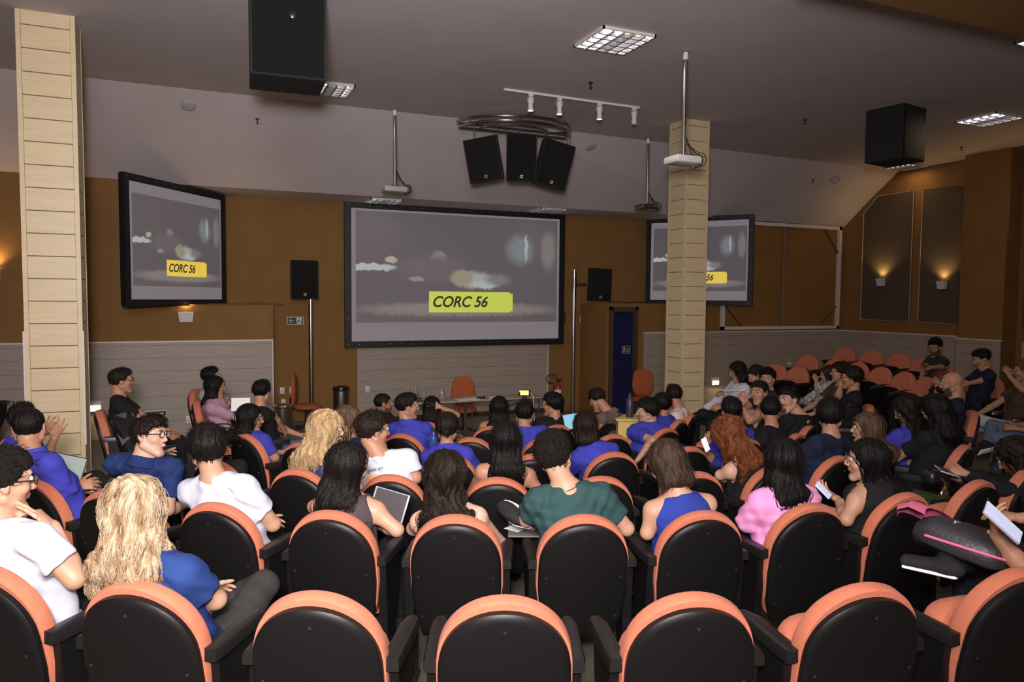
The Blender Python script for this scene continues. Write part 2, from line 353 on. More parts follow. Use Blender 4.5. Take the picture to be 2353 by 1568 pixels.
def place_chair(x, y, rz=None, folded=True, label='', group=None, z=None, sc_=1.):
    global NCH
    o = proto[folded] if not used[folded] else copy_tree(proto[folded])
    used[folded] = True
    o.location = (x, y, floor_z(x, y) if z is None else z); o.rotation_euler = (0, 0, face_stage(x, y) if rz is None else rz)
    o.scale = (sc_,) * 3
    tag(o, label, 'chair', group); NCH += 1
    return o
ORD = ['first', 'second', 'third', 'fourth', 'fifth', 'sixth', 'seventh', 'eighth', 'ninth', 'tenth', 'eleventh']
ROWS = {1: (6.75, [-15.4, -10.0, -4.6, .7, 6.0, 11.3, 16.9]),
        2: (5.58, [-28.0, -21.6, -14.5, -8.1, -1.7, 4.7, 10.9, 17.2, 23.8, 30.6, 37.5]),
        3: (4.53, [-33.2, -25.0, -16.4, -8.3, .2, 8.4, 16.6, 24.6, 32.6, 40.8]),
        4: (3.52, [-38, -26.8, -16.5, -6.2, 4.2, 14.6, 25.5, 36.5]),
        5: (2.50, [-36, -20.9, -5.9, 9.1, 24.1, 39.2]),
        6: (1.50, [-30, -3.8, 21.8, 47.5])}
ROWN = {1: 'the nearest row', 2: 'the second row', 3: 'the third row', 4: 'the fourth row', 5: 'the fifth row', 6: 'the row nearest the stage'}
OCC = {}      # (row, index) -> who sits there; filled by the people below
def chair_xy(row, i): r, az = ROWS[row]; return polar(r, az[i])
def build_rows():
    for row, (r, azs) in ROWS.items():
        for i, az in enumerate(azs):
            x, y = polar(r, az); who = OCC.get((row, i))
            if who: place_chair(x, y, None, False, f'occupied orange and black auditorium chair of {who}', f'auditorium chairs of {ROWN[row]}')
            else: place_chair(x, y, None, True, f'empty orange auditorium chair, {ORD[i]} from the left in {ROWN[row]}', f'auditorium chairs of {ROWN[row]}')
# ================================================================== PEOPLE
Q = float(os.environ.get('QV', '1'))
def nrm(v): v = np.asarray(v, float); return v / (np.linalg.norm(v) + 1e-12)
def smin(a, b, k):
    h = np.maximum(k - np.abs(a - b), 0) / k; return np.minimum(a, b) - h * h * k * .25
def smax(a, b, k): return -smin(-a, -b, k)
class Grid:
    def __init__(s, lo, hi, h):
        s.lo = np.array(lo, float) - 2.5 * h; s.h = h; n = np.ceil((np.array(hi) + 2.5 * h - s.lo) / h).astype(int) + 1
        s.ax = [(s.lo[i] + h * np.arange(n[i])).astype(np.float32) for i in range(3)]; s.d = np.full(n, .05, np.float32)
    def reg(s, lo, hi):
        sl = []
        for i in range(3):
            a = max(0, int((lo[i] - s.lo[i]) / s.h)); b = min(len(s.ax[i]), int((hi[i] - s.lo[i]) / s.h) + 2); sl.append(slice(a, max(a, b)))
        return tuple(sl), s.ax[0][sl[0]][:, None, None], s.ax[1][sl[1]][None, :, None], s.ax[2][sl[2]][None, None, :]
    def _put(s, sl, d, k, mode='u'):
        if d.size == 0: return
        c = s.d[sl]
        s.d[sl] = smin(c, d, k) if mode == 'u' else smax(c, -d, k)
    def cone(s, a, b, ra, rb, k=.03, mode='u', cut=False):
        a, b = np.array(a, float), np.array(b, float); m = max(ra, rb) + k + .03
        sl, X, Y, Z = s.reg(np.minimum(a, b) - m, np.maximum(a, b) + m); ba = b - a; L2 = ba @ ba + 1e-9
        x, y, z = X - a[0], Y - a[1], Z - a[2]; tt = (x * ba[0] + y * ba[1] + z * ba[2]) / L2; t = np.clip(tt, 0, 1)
        d = np.sqrt((x - t * ba[0]) ** 2 + (y - t * ba[1]) ** 2 + (z - t * ba[2]) ** 2) - (ra + t * (rb - ra))
        if cut: d = np.maximum(d, (tt - 1) * math.sqrt(L2))
        s._put(sl, d, k, mode)
    def slab(s, a, b, A, B, wd, k=.04, mode='u'):
        a, b = np.array(a, float), np.array(b, float); ba = b - a; L2 = ba @ ba + 1e-9; ax = ba / math.sqrt(L2)
        w_ = np.array(wd, float); w_ = nrm(w_ - (w_ @ ax) * ax); n = np.cross(ax, w_); m = max(*A, *B) + k + .03
        sl, X, Y, Z = s.reg(np.minimum(a, b) - m, np.maximum(a, b) + m)
        x, y, z = X - a[0], Y - a[1], Z - a[2]; t = np.clip((x * ba[0] + y * ba[1] + z * ba[2]) / L2, 0, 1)
        x, y, z = x - t * ba[0], y - t * ba[1], z - t * ba[2]
        W = A[0] + t * (B[0] - A[0]); N = A[1] + t * (B[1] - A[1]); mn = np.minimum(W, N)
        d = (np.sqrt(((x * w_[0] + y * w_[1] + z * w_[2]) / W) ** 2 + ((x * n[0] + y * n[1] + z * n[2]) / N) ** 2 + ((x * ax[0] + y * ax[1] + z * ax[2]) / mn) ** 2) - 1) * mn
        s._put(sl, d, k, mode)
    def local(s, c, R, r):
        sl, X, Y, Z = s.reg(np.array(c) - r, np.array(c) + r); x, y, z = X - c[0], Y - c[1], Z - c[2]
        return sl, x * R[0, 0] + y * R[1, 0] + z * R[2, 0], x * R[0, 1] + y * R[1, 1] + z * R[2, 1], x * R[0, 2] + y * R[1, 2] + z * R[2, 2]
    def mesh(s):
        d = s.d; sg = d < 0; n = d.shape
        c = np.zeros((n[0] - 1, n[1] - 1, n[2] - 1), np.int8)
        for i in (0, 1):
            for j in (0, 1):
                for k in (0, 1): c += sg[i:n[0] - 1 + i, j:n[1] - 1 + j, k:n[2] - 1 + k]
        I, J, K = np.nonzero((c > 0) & (c < 8)); N = len(I)
        if N == 0: return np.zeros((0, 3)), np.zeros((0, 4), int), None
        idx = np.full(c.shape, -1, np.int32); idx[I, J, K] = np.arange(N)
        acc = np.zeros((N, 3)); cnt = np.zeros(N); cs = [(i, j, k) for i in (0, 1) for j in (0, 1) for k in (0, 1)]
        for p in cs:
            for ax in range(3):
                if p[ax]: continue
                q = list(p); q[ax] = 1
                a = d[I + p[0], J + p[1], K + p[2]]; b = d[I + q[0], J + q[1], K + q[2]]; m = (a < 0) != (b < 0)
                t = np.where(m, a / np.where(m, a - b, 1), 0)
                for x in range(3): acc[:, x] += np.where(m, p[x] + (t if x == ax else 0), 0)
                cnt += m
        V = s.lo + (np.stack([I, J, K], 1) + acc / cnt[:, None]) * s.h
        Fs = []
        for ax in range(3):
            o = [(0, 1), (0, 2), (1, 2)]
            A = sg[tuple(slice(0, n[i] - 1) if i == ax else slice(1, n[i] - 1) for i in range(3))]
            B = sg[tuple(slice(1, n[i]) if i == ax else slice(1, n[i] - 1) for i in range(3))]
            i_ = np.stack(np.nonzero(A != B), 1); sgn = A[tuple(i_.T)]
            base = i_ + np.array([0 if i == ax else 1 for i in range(3)]); u_, w_ = [(1, 2), (2, 0), (0, 1)][ax]
            def g(du, dw): q = base.copy(); q[:, u_] -= du; q[:, w_] -= dw; return idx[tuple(q.T)]
            f = np.stack([g(1, 1), g(0, 1), g(0, 0), g(1, 0)], 1); f[~sgn] = f[~sgn][:, ::-1]; Fs.append(f)
        return V, np.concatenate(Fs), None
def relax(V, Fq, it=1, lam=.5):
    for _ in range(it):
        acc = np.zeros_like(V); cn = np.zeros(len(V))
        for a, b in ((0, 1), (1, 2), (2, 3), (3, 0)):
            np.add.at(acc, Fq[:, a], V[Fq[:, b]]); np.add.at(cn, Fq[:, a], 1); np.add.at(acc, Fq[:, b], V[Fq[:, a]]); np.add.at(cn, Fq[:, b], 1)
        V = V + lam * (acc / np.maximum(cn, 1)[:, None] - V)
    return V
def np_mesh(name, V, Fq, mats, parent, root, mi=None):
    me = bpy.data.meshes.new(name); V = V - root; k = Fq.shape[1]
    me.vertices.add(len(V)); me.vertices.foreach_set('co', V.astype(np.float32).ravel())
    me.loops.add(Fq.size); me.loops.foreach_set('vertex_index', Fq.astype(np.int32).ravel())
    me.polygons.add(len(Fq)); me.polygons.foreach_set('loop_start', np.arange(0, Fq.size, k, dtype=np.int32))
    me.polygons.foreach_set('use_smooth', np.ones(len(Fq), bool))
    for m in (mats if isinstance(mats, list) else [mats]): me.materials.append(m)
    if mi is not None: me.polygons.foreach_set('material_index', mi.astype(np.int32))
    me.update(calc_edges=True); me.validate()
    o = bpy.data.objects.new(name, me); sc.collection.objects.link(o); o.parent = parent
    return o
def tubes(name, lines, rad, m, parent, root, n=3):
    """lines (N, S, 3) -> one mesh of thin tapered tubes"""
    N, S, _ = lines.shape; d = np.gradient(lines, axis=1); d /= np.linalg.norm(d, axis=2, keepdims=True) + 1e-9
    a = np.cross(d, np.array([.31, .52, .8])); a /= np.linalg.norm(a, axis=2, keepdims=True) + 1e-9; b = np.cross(d, a)
    pr = rad * np.clip(np.sin(np.linspace(.25, 3.0, S)) * 1.3, .15, 1)[None, :, None]
    V = np.stack([lines + pr * (a * math.cos(t) + b * math.sin(t)) for t in [2 * math.pi * k / n for k in range(n)]], 2).reshape(-1, 3)
    i = np.arange(N)[:, None, None] * S * n; s_ = np.arange(S - 1)[None, :, None] * n; k = np.arange(n)[None, None, :]; k2 = (k + 1) % n
    Fq = np.stack([i + s_ + k, i + s_ + k2, i + s_ + n + k2, i + s_ + n + k], 3).reshape(-1, 4)
    o = np_mesh(name, V, Fq, m, parent, root); o['kind'] = 'stuff'; return o
SK = {}
def skin_mat(tone):
    if tone not in SK:
        SK[tone] = mat('skin', tone, .5, bump=(180, .06), var=(18, tuple(c * .93 for c in tone)), spec=.35)
    return SK[tone]
TAN = (.38, .19, .115); LIGHT = (.44, .245, .16); PALE = (.52, .31, .22); BROWN = (.24, .12, .07); DTAN = (.43, .22, .13)
CM = {}
def cloth(c, sc_=260, b_=.25):
    if c not in CM: CM[c] = mat('cloth', c, .85, bump=(sc_, b_), spec=.2)
    return CM[c]
HM = {}
def hair_mat(kind):
    if kind not in HM:
        base, other, rg = {'black': ((.005, .004, .0038), (.009, .007, .006), .42), 'dark': ((.009, .006, .0045), (.016, .010, .007), .45), 'brown': ((.022, .013, .009), (.05, .03, .02), .42),
                           'light': ((.055, .032, .018), (.12, .075, .043), .45), 'blonde': ((.46, .35, .235), (.20, .12, .06), .6), 'golden': ((.33, .20, .08), (.50, .36, .20), .6), 'red': ((.10, .028, .009), (.18, .058, .018), .45), 'curly': ((.007, .005, .0045), (.012, .009, .007), .6)}[kind]
        HM[kind] = mat('hair_' + kind, base, rg, bump=(150, .8, (1, 1, .07)) if kind != 'curly' else (260, 1.), spec=.14, var=(38, other, (1, 1, .22)))
    return HM[kind]
LIPM = mat('lips', (.42, .13, .11), .45); BEARD = mat('beard', (.07, .04, .028), .8, bump=(400, .5)); BROWM = mat('eyebrow', (.02, .013, .01), .7)
EYEW = mat('eye_white', (.50, .46, .43), .3); EYED = mat('iris', (.03, .016, .01), .12); TEETH = mat('teeth', (.85, .83, .80), .25)
GLF = mat('glasses_frame', (.02, .012, .010), .25); GLG = mat('gold_frame', (.55, .38, .16), .25, .9)
GLL = mat('glasses_lens', (.9, .92, .95), .02, alpha=.12)
DARKT = (.012, .012, .014)
def hand(g, w_, dr, pn, side, curl=.35, spread=.10, fr=.0082, thumb=.7, sc_=1., point=None):
    """palm, four fingers of unequal length and a thumb; dr: towards the fingers, pn: out of the palm"""
    dr = nrm(dr); pn = nrm(np.asarray(pn, float) - (np.asarray(pn, float) @ dr) * dr); sd = np.cross(dr, pn) * side
    P = w_ + dr * .088 * sc_
    g.slab(w_ + dr * .012, P - dr * .012 * sc_, (.026 * sc_, .017), (.038 * sc_, .013), sd, k=.012)
    for i, (o, L) in enumerate(((.030, .070), (.010, .078), (-.010, .073), (-.029, .058))):
        p = P + sd * o * sc_ - dr * .008 * abs(i - 1.2); d = nrm(dr + sd * o / .03 * spread * 1.6); c = curl * (1 + .12 * i)
        if point is not None: c = .12 if i in point else 1.1
        for j, q in enumerate((.45, .32, .25)):
            ang = c * (.75 if j == 0 else 1.0); d = nrm(d * math.cos(ang) + pn * math.sin(ang)); e = p + d * L * q * sc_
            r = fr * (1.08 - .12 * j) * (.9 if i == 3 else 1); g.cone(p, e, r, r * .9, k=.005); p = e
            pn_ = nrm(pn - (pn @ d) * d)
            pn = pn if j < 0 else pn
    p = w_ + dr * .028 * sc_ + sd * .024 * sc_; d = nrm(dr * .62 + sd * thumb + pn * .35)
    e = p + d * .042 * sc_; g.cone(p, e, .014, .0105, k=.012); d = nrm(d + dr * .5); p2 = e + d * .028 * sc_; g.cone(e, p2, .0098, .009, k=.006); g.cone(p2, p2 + nrm(d + dr * .3) * .02 * sc_, .009, .0075, k=.005)

def head_sdf(x, y, z, fem, chub=0.):
    def E(cx, cy, cz, rx, ry, rz):
        k0 = np.sqrt(((x - cx) / rx) ** 2 + ((y - cy) / ry) ** 2 + ((z - cz) / rz) ** 2) + 1e-6
        k1 = np.sqrt(((x - cx) / rx ** 2) ** 2 + ((y - cy) / ry ** 2) ** 2 + ((z - cz) / rz ** 2) ** 2) + 1e-6
        return k0 * (k0 - 1) / k1
    def C(a, b, ra, rb):
        ba = np.array(b, float) - a; X, Y, Z = x - a[0], y - a[1], z - a[2]; t = np.clip((X * ba[0] + Y * ba[1] + Z * ba[2]) / (ba @ ba), 0, 1)
        return np.sqrt((X - t * ba[0]) ** 2 + (Y - t * ba[1]) ** 2 + (Z - t * ba[2]) ** 2) - (ra + t * (rb - ra))
    ax = np.abs(x)
    d = E(0, -.014, .032, .076, .094, .084)
    d = smin(d, E(0, .022, -.028, .060 + chub * .006, .070, .078), .03)
    jw = .050 if fem else .056
    for s in (-1, 1): d = smin(d, C((s * jw, -.005, -.055), (s * .016, .066, -.106), .022, .016 if fem else .019), .03)
    d = smin(d, C((-.010, .072, -.106), (.010, .072, -.106), .016, .016), .02)
    for s in (-1, 1): d = smin(d, E(s * .042, .058, -.022, .022, .022, .018), .025)             # cheeks
    d = smin(d, C((-.036, .076, .036), (.036, .076, .036), .011, .011), .022)                    # brow ridge
    for s in (-1, 1): d = smax(d, -E(s * .032, .104, .014, .019, .017, .013), .016)              # sockets
    d = smin(d, C((0, .086, .020), (0, .108, -.024), .0065, .0105), .012)                        # nose
    for s in (-1, 1): d = smin(d, E(s * .012, .097, -.028, .0085, .011, .008), .008)
    d = smin(d, E(0, .088, -.051, .024, .010, .0058), .007); d = smin(d, E(0, .086, -.062, .020, .0105, .0062), .007)
    d = smax(d, -E(0, .100, -.0565, .026, .010, .0018), .004)
    for s in (-1, 1):                                                                             # ears
        e = smin(E(s * .080, -.012, .002, .008, .019, .030), E(s * .077, -.004, -.022, .008, .011, .014), .01)
        e = smax(e, -E(s * .088, -.008, .004, .006, .010, .016), .006); d = smin(d, e, .008)
    return d
def hair_sdf(x, y, z, st, vol=0.):
    def E(cx, cy, cz, rx, ry, rz):
        k0 = np.sqrt(((x - cx) / rx) ** 2 + ((y - cy) / ry) ** 2 + ((z - cz) / rz) ** 2) + 1e-6
        k1 = np.sqrt(((x - cx) / rx ** 2) ** 2 + ((y - cy) / ry ** 2) ** 2 + ((z - cz) / rz ** 2) ** 2) + 1e-6
        return k0 * (k0 - 1) / k1
    v = {'short': .010, 'buzz': .002, 'curl': .018, 'mop': .020, 'long': .014, 'wavy': .018, 'back': .008, 'bob': .016}[st] + vol
    d = E(0, -.018, .034, .079 + v, .096 + v, .086 + v)
    if st in ('mop', 'curl'): d = smin(d, E(0, .02, .085, .058 + v * .5, .062, .035 + v * .5), .03)
    if st in ('short',): d = smin(d, E(.0, .03, .09, .055, .055, .028 + v), .03)
    nape = {'short': -.062, 'buzz': -.055, 'curl': -.060, 'mop': -.080, 'long': -.12, 'wavy': -.12, 'back': -.07, 'bob': -.12}[st]
    ear = {'short': .002, 'buzz': .004, 'curl': .004, 'mop': -.012, 'long': -.12, 'wavy': -.12, 'back': -.01, 'bob': -.12}[st]
    fr = .052 if st == 'mop' else .066
    if st in ('long', 'wavy', 'bob'): yk, zk = [-.3, .015, .042, .070, .095, .2], [-.13, -.13, .0, .052, .070, .08]
    else: yk, zk = [-.3, -.055, -.03, .0, .028, .045, .085, .2], [nape, nape, -.03, ear, .012, .045, fr, fr + .01]
    zl = np.interp(y, yk, zk).astype(np.float32)
    if st in ('long', 'wavy', 'bob'): zl = np.where(np.abs(x) < .014, zl + .006, zl)
    return smax(d, (zl - z) * .8, .012)

PEOPLE = []
def ik(s, w_, L1, L2, pole):
    v = w_ - s; D = np.linalg.norm(v); D2 = min(D, (L1 + L2) * .995); u = v / (D + 1e-9); w2 = s + u * D2
    a = (L1 * L1 - L2 * L2 + D2 * D2) / (2 * D2); h = math.sqrt(max(L1 * L1 - a * a, 1e-5)); p = np.asarray(pole, float); p = nrm(p - (p @ u) * u)
    return s + u * a + p * h, w2
def person(label, who, head, seat=None, look=(0, 0, 0), body=None, h=.008, fem=False, skin=TAN, hair=('short', 'black'), top=('tee', (.8, .8, .8)), legs=DARKT, arms=None, d=None, s=1., length=.0,
           glasses=None, beard=False, smile=False, lean=0., strands=0, curl=0., cross=False, group=None, hipoff=(0, 0), hside=0., bun=None, hz=1.22, pz=None, shoes=(.02, .02, .02), ls=1.0, twist=0., seatless=False, nside=0., foot=None, tail=False, legvis=False):
    h = h * Q; rng = np.random.default_rng(abs(hash(label)) % 9999 if False else sum(map(ord, label)))
    if not strands and hair[0] not in ('bald', 'buzz'): strands = 220
    px, py = head; rd = ray(px, py)
    if seat is not None and len(seat) == 2 and isinstance(seat[0], int):
        cx, cy = chair_xy(*seat); OCC[seat] = who; crz = face_stage(cx, cy)
    elif seat is not None: cx, cy, crz = seat[0], seat[1], (face_stage(seat[0], seat[1]) if seat[2] is None else math.radians(seat[2]))
    else:
        P0 = hit(px, py, hz) if d is None else CAM + rd * d; f0 = nrm([SX - P0[0], SY - P0[1], 0]); cx, cy = P0[:2] - f0[:2] * .12; crz = face_stage(cx, cy)
    if not (seat is not None and len(seat) == 2 and isinstance(seat[0], int)) and not seatless:
        place_chair(cx, cy, crz, False, f'occupied orange auditorium chair of {who}', 'occupied auditorium chairs outside the centre rows')
    fl = floor_z(cx, cy); fc = np.array([-math.sin(crz), math.cos(crz), 0])
    if d is None:
        T = np.array([cx, cy, fl + hz]) + fc * .17 - CAM; t = float(T @ rd / (rd @ rd))
    else: t = d
    H = CAM + rd * t
    va = nrm([rd[0], rd[1], 0]); vr = np.array([va[1], -va[0], 0])
    def vdir(yaw): a = math.radians(yaw); return va * math.cos(a) + vr * math.sin(a)
    hy_, hp, hr = look; f = vdir(hy_); pit, rol = math.radians(hp), math.radians(hr)
    Yh = nrm(f * math.cos(pit) - np.array([0, 0, math.sin(pit)])); Xh = np.cross(Yh, [0, 0, 1.]); Xh = nrm(Xh); Zh = np.cross(Xh, Yh)
    Xh, Zh = Xh * math.cos(rol) - Zh * math.sin(rol), Zh * math.cos(rol) + Xh * math.sin(rol)
    R = np.stack([Xh, Yh, Zh], 1)
    fb = fc if body is None else vdir(body); rb = np.array([fb[1], -fb[0], 0]); up = np.array([0, 0, 1.])
    N = H - nrm(.45 * Zh + .55 * up) * .165 * s - fb * .028 + vr * nside
    P = np.array([cx, cy, 0]) + fc * .20 + rb * hipoff[0] + fc * hipoff[1]; P[2] = (fl + .54) if pz is None else fl + pz
    L = np.linalg.norm(N - P); sd_ = (N - P) / L
    if L > .60 * s: P = N - sd_ * .60 * s
    tw = math.radians(twist); rs = nrm(rb * math.cos(tw) + fb * math.sin(tw)); sx = nrm(rs - .75 * (rs @ sd_) * sd_ + up * math.sin(math.radians(lean)))
    hw = (.150 if fem else .170) * s; shd = .062
    fs = nrm(np.cross(up, sx)); fs = fs if fs @ fb > 0 else -fs
    SH = {'R': N - sd_ * shd + sx * hw, 'L': N - sd_ * shd - sx * hw}
    root = np.array([P[0], P[1], fl]); e = empty('person', root, 0, label=label, cat='person', group=group)
    W = [(P, (.165 if fem else .155, .115)), (P + sd_ * .17 * s, (.125 if fem else .142, .098)), (P + sd_ * .34 * s, (.135 if fem else .162, .110)), (N - sd_ * .085 * s, (.135 if fem else .158, .082))]
    # arms
    A = {}
    arms = arms or {}
    for k, sg in (('R', 1), ('L', -1)):
        sp = arms.get(k, 'lap'); S_ = SH[k]; o = {}
        if isinstance(sp, dict): o = sp; sp = o.get('p', 'px')
        if sp == 'px':
            wp = CAM + ray(*o['w'][:2]) * (t + (o['w'][2] if len(o['w']) > 2 else 0))
            if 'e' in o: el = CAM + ray(*o['e'][:2]) * (t + (o['e'][2] if len(o['e']) > 2 else 0))
            else: el, wp = ik(S_, wp, .29 * s, .25 * s, rb * sg * .6 - up * .8)
        else:
            q = {'lap': (.13, .34, .13), 'arm': (.27, .22, .26), 'phone': (.07, .36, .27), 'desk': (.12, .42, .28), 'chin': (.05, .20, .50), 'down': (.30, .05, .10)}[sp]
            wp = P + rb * sg * q[0] + fb * q[1] + up * q[2]
            if sp == 'chin': wp = H + Yh * .10 - Zh * .16 + rb * sg * .03
            el, wp = ik(S_, wp, .29 * s, .25 * s, rb * sg * .7 - up * .7 - fb * .2)
        hd = nrm(wp - el) if 'h' not in o else nrm(vr * o['h'][0] + up * o['h'][1] + va * o['h'][2])
        pn = (-up * .6 - rb * sg * .8) if 'n' not in o else (vr * o['n'][0] + up * o['n'][1] + va * o['n'][2])
        A[k] = (S_, el, wp, hd, pn, o)
    ar = .9 if fem else 1.
    # ---- skin
    pts = [H, N, P] + [q for a in A.values() for q in (a[0], a[1], a[2], a[2] + a[3] * .16)]
    lo = np.min(pts, 0) - .13; hi = np.max(pts, 0) + .13
    g = Grid(lo, hi, h)
    for i in range(3): g.slab(W[i][0], W[i + 1][0], tuple(q * .93 for q in W[i][1]), tuple(q * .93 for q in W[i + 1][1]), sx, k=.05)
    for k, (S_, el, wp, hd, pn, o) in A.items():
        sg = 1 if k == 'R' else -1
        g.cone(N - sd_ * .01, S_ + sd_ * .012, .046, .044, k=.05)
        g.cone(S_, el, .049 * ar, .038 * ar, k=.035); g.cone(el, el + (wp - el) * .35, .037 * ar, .038 * ar, k=.02); g.cone(el + (wp - el) * .3, wp, .038 * ar, .0245 * ar, k=.02)
        hand(g, wp, hd, pn, sg * (-1 if o.get('flip') else 1), o.get('curl', .35), o.get('spread', .12), .0085 if h < .0075 else .0098, sc_=.93 if fem else 1.03, point=o.get('point'), thumb=o.get('thumb', .7))
    if fem:
        for sg in (-1, 1): g.cone(W[2][0] + sx * .065 * sg + fs * .07, W[2][0] + sx * .07 * sg + fs * .09, .05, .045, k=.05)
    nk = .047 if fem else .053
    g.cone(N - sd_ * .03, H - Zh * .05 * s - Yh * .034, nk + .012, nk, k=.03)
    sl, x, y, z = g.local(H, R, .17 * s); x, y, z = x / s, y / s, z / s; hd_ = head_sdf(x, y, z, fem) * s
    g._put(sl, hd_, .014)
    V, Fq, _ = g.mesh(); V = relax(V, Fq, 1, .4)
    Lc = (V[Fq].mean(1) - H) @ R / s
    mi = np.zeros(len(Fq), int)
    lw = .031 if smile else .024
    mi[(np.abs(Lc[:, 0]) < lw) & (Lc[:, 1] > .078) & (np.abs(Lc[:, 2] + .0565 - (Lc[:, 0] ** 2) * (8 if smile else 0)) < .0105 - .2 * np.abs(Lc[:, 0]))] = 1
    if beard:
        lim = {'full': (Lc[:, 2] < -.040 - .10 * (Lc[:, 1] - .02) + .012 * np.sin(Lc[:, 1] * 60)) & (Lc[:, 2] > -.125) & (Lc[:, 1] > .012), 'mous': ((Lc[:, 2] < -.036) & (Lc[:, 2] > -.048) & (np.abs(Lc[:, 0]) < .03) & (Lc[:, 1] > .07)) | ((Lc[:, 2] < -.078) & (Lc[:, 2] > -.12) & (np.abs(Lc[:, 0]) < .022) & (Lc[:, 1] > .05))}[beard]
        mi[lim & (mi == 0)] = 2
    np_mesh('body', V, Fq, [skin_mat(skin), LIPM, BEARD], e, root, mi)
    def hl(p): return H + R @ (np.array(p) * s)
    # ---- face pieces
    for sg in (-1, 1):
        b = MB(); c = np.array([sg * .032, .0800, .013]); rings = []
        for a in (0, 10, 22, 38, 52, 75, 100):
            t_ = math.radians(a); rings.append([hl(c + .0135 * np.array([math.sin(t_) * math.cos(q), math.cos(t_), math.sin(t_) * math.sin(q)])) - root for q in [2 * math.pi * i / 12 for i in range(12)]])
        i0 = len(b.f); b.loft(rings[::-1]); 
        for i in range(i0, len(b.f)):
            b.m[i] = 1 if (i - i0) >= 36 and (i - i0) < 72 else 0
        b.m[len(b.f) - 1] = 1
        b.build('eye', [EYEW, EYED], e, angle=80)
        b = MB(); b.tube([hl((sg * x_, y_, z_)) - root for x_, y_, z_ in ((.013, .0925, .029), (.024, .094, .035), (.036, .089, .036), (.047, .079, .030))], [.0024, .0036, .0032, .0014], 6)
        b.build('eyebrow', BROWM if hair[1] in ('black', 'dark', 'curly') else hair_mat('brown'), e)
    if smile:
        b = MB(); b.tube([hl((x_, .0965 - 6 * x_ * x_, -.0565 + 8 * x_ * x_)) - root for x_ in (-.02, -.012, 0, .012, .02)], [.002, .0042, .005, .0042, .002], 8); b.build('teeth', TEETH, e)
    if glasses:
        b = MB(); gm = GLG if glasses == 'gold' else GLF; rr = .0016 if glasses == 'gold' else .0026; lenses = []
        for sg in (-1, 1):
            ring = [hl((sg * .034 + .0225 * math.cos(q) * 1.08, .1035 - abs(math.cos(q)) * .002, .010 + .0195 * math.sin(q))) - root for q in [2 * math.pi * i / 18 for i in range(19)]]
            b.tube(ring, rr * s, 6, caps=False); lenses.append(MB().add(ring[:-1], [tuple(range(18))]))
            b.tube([hl((sg * .058, .101, .014)) - root, hl((sg * .078, .092, .014)) - root, hl((sg * .082, .0, .012)) - root, hl((sg * .082, -.022, -.002)) - root], rr * s, 6)
        b.tube([hl((-.011, .105, .014)) - root, hl((0, .108, .017)) - root, hl((.011, .105, .014)) - root], rr * s, 6); go = b.build('glasses', gm, e)
        for l_ in lenses: l_.build('lens', GLL, go)
    # ---- hair
    st, hc = hair
    if st != 'bald':
        hm = hair_mat('curly' if st == 'curl' and hc == 'black' else hc); pts = [H + R @ np.array(q) for q in ((.13, .13, .15), (-.13, -.15, -.13))]; chain = None
        lo = H - .17; hi = H + .17
        if length > 0:
            bk = -Yh if (-Yh) @ (-fb) > .35 else nrm(-fb + .5 * -Yh)
            c0 = hl((0, -.045, .0)); c1 = hl((0, -.055, -.09)) + sx * hside * .3; c2 = N - fs * .075 + up * .0 + sx * hside * .8; c3 = c2 - sd_ * length + sx * hside - fs * .02
            chain = [c0, c1, c2, c3]; lo = np.minimum(lo, np.min(chain, 0) - .15); hi = np.maximum(hi, np.max(chain, 0) + .15)
        g = Grid(lo, hi, max(h * .9, .0055))
        sl, x, y, z = g.local(H, R, .168); x, y, z = x / s, y / s, z / s
        dh = hair_sdf(x, y, z, st, curl); g._put(sl, dh * s, .001)
        if st in ('long', 'wavy', 'bob'):
            if length > 0:
                wd = .088 if st == 'long' else .105
                g.slab(c0, c1, (.083, .070), (.078, .048), Xh, k=.03); g.slab(c1, c2, (.076, .046), (wd, .034), sx, k=.04); g.slab(c2, c3, (wd, .032), (wd * (.75 if st == 'long' else .95), .018), sx, k=.04)
            drop = -.13 if length > 0 else -.115
            for sg in (-1, 1):
                a_ = hl((sg * .074, -.012, .03)); b_ = hl((sg * .078, -.018, drop)); g.slab(a_, b_, (.034, .018), (.036, .018), Yh, k=.025)
                if length > .12: g.slab(b_, SH['R' if sg > 0 else 'L'] * .35 + N * .65 - fs * .05 + up * .03, (.036, .018), (.05, .02), fs + sx * sg, k=.03)
            if st == 'bob': g.slab(hl((0, -.05, 0)), hl((0, -.06, -.105)), (.082, .06), (.080, .045), Xh, k=.03)
        if bun is not None: c = hl(bun); g.cone(c, c + np.array([.001, 0, 0]), .034, .034, k=.012)
        if tail: g.cone(hl((0, -.095, -.02)), hl((0, -.125, -.07)), .028, .03, k=.02); g.cone(hl((0, -.125, -.07)), N - fs * .1 - sd_ * .10, .028, .012, k=.02)
        # locks
        sl, X, Y, Z = g.reg(lo - 1, hi + 1); lx = (X - H[0]) * Xh[0] + (Y - H[1]) * Xh[1] + (Z - H[2]) * Xh[2]; lz = Z - H[2]; ly = (X - H[0]) * Yh[0] + (Y - H[1]) * Yh[1] + (Z - H[2]) * Yh[2]
        ph = rng.random(4) * 6
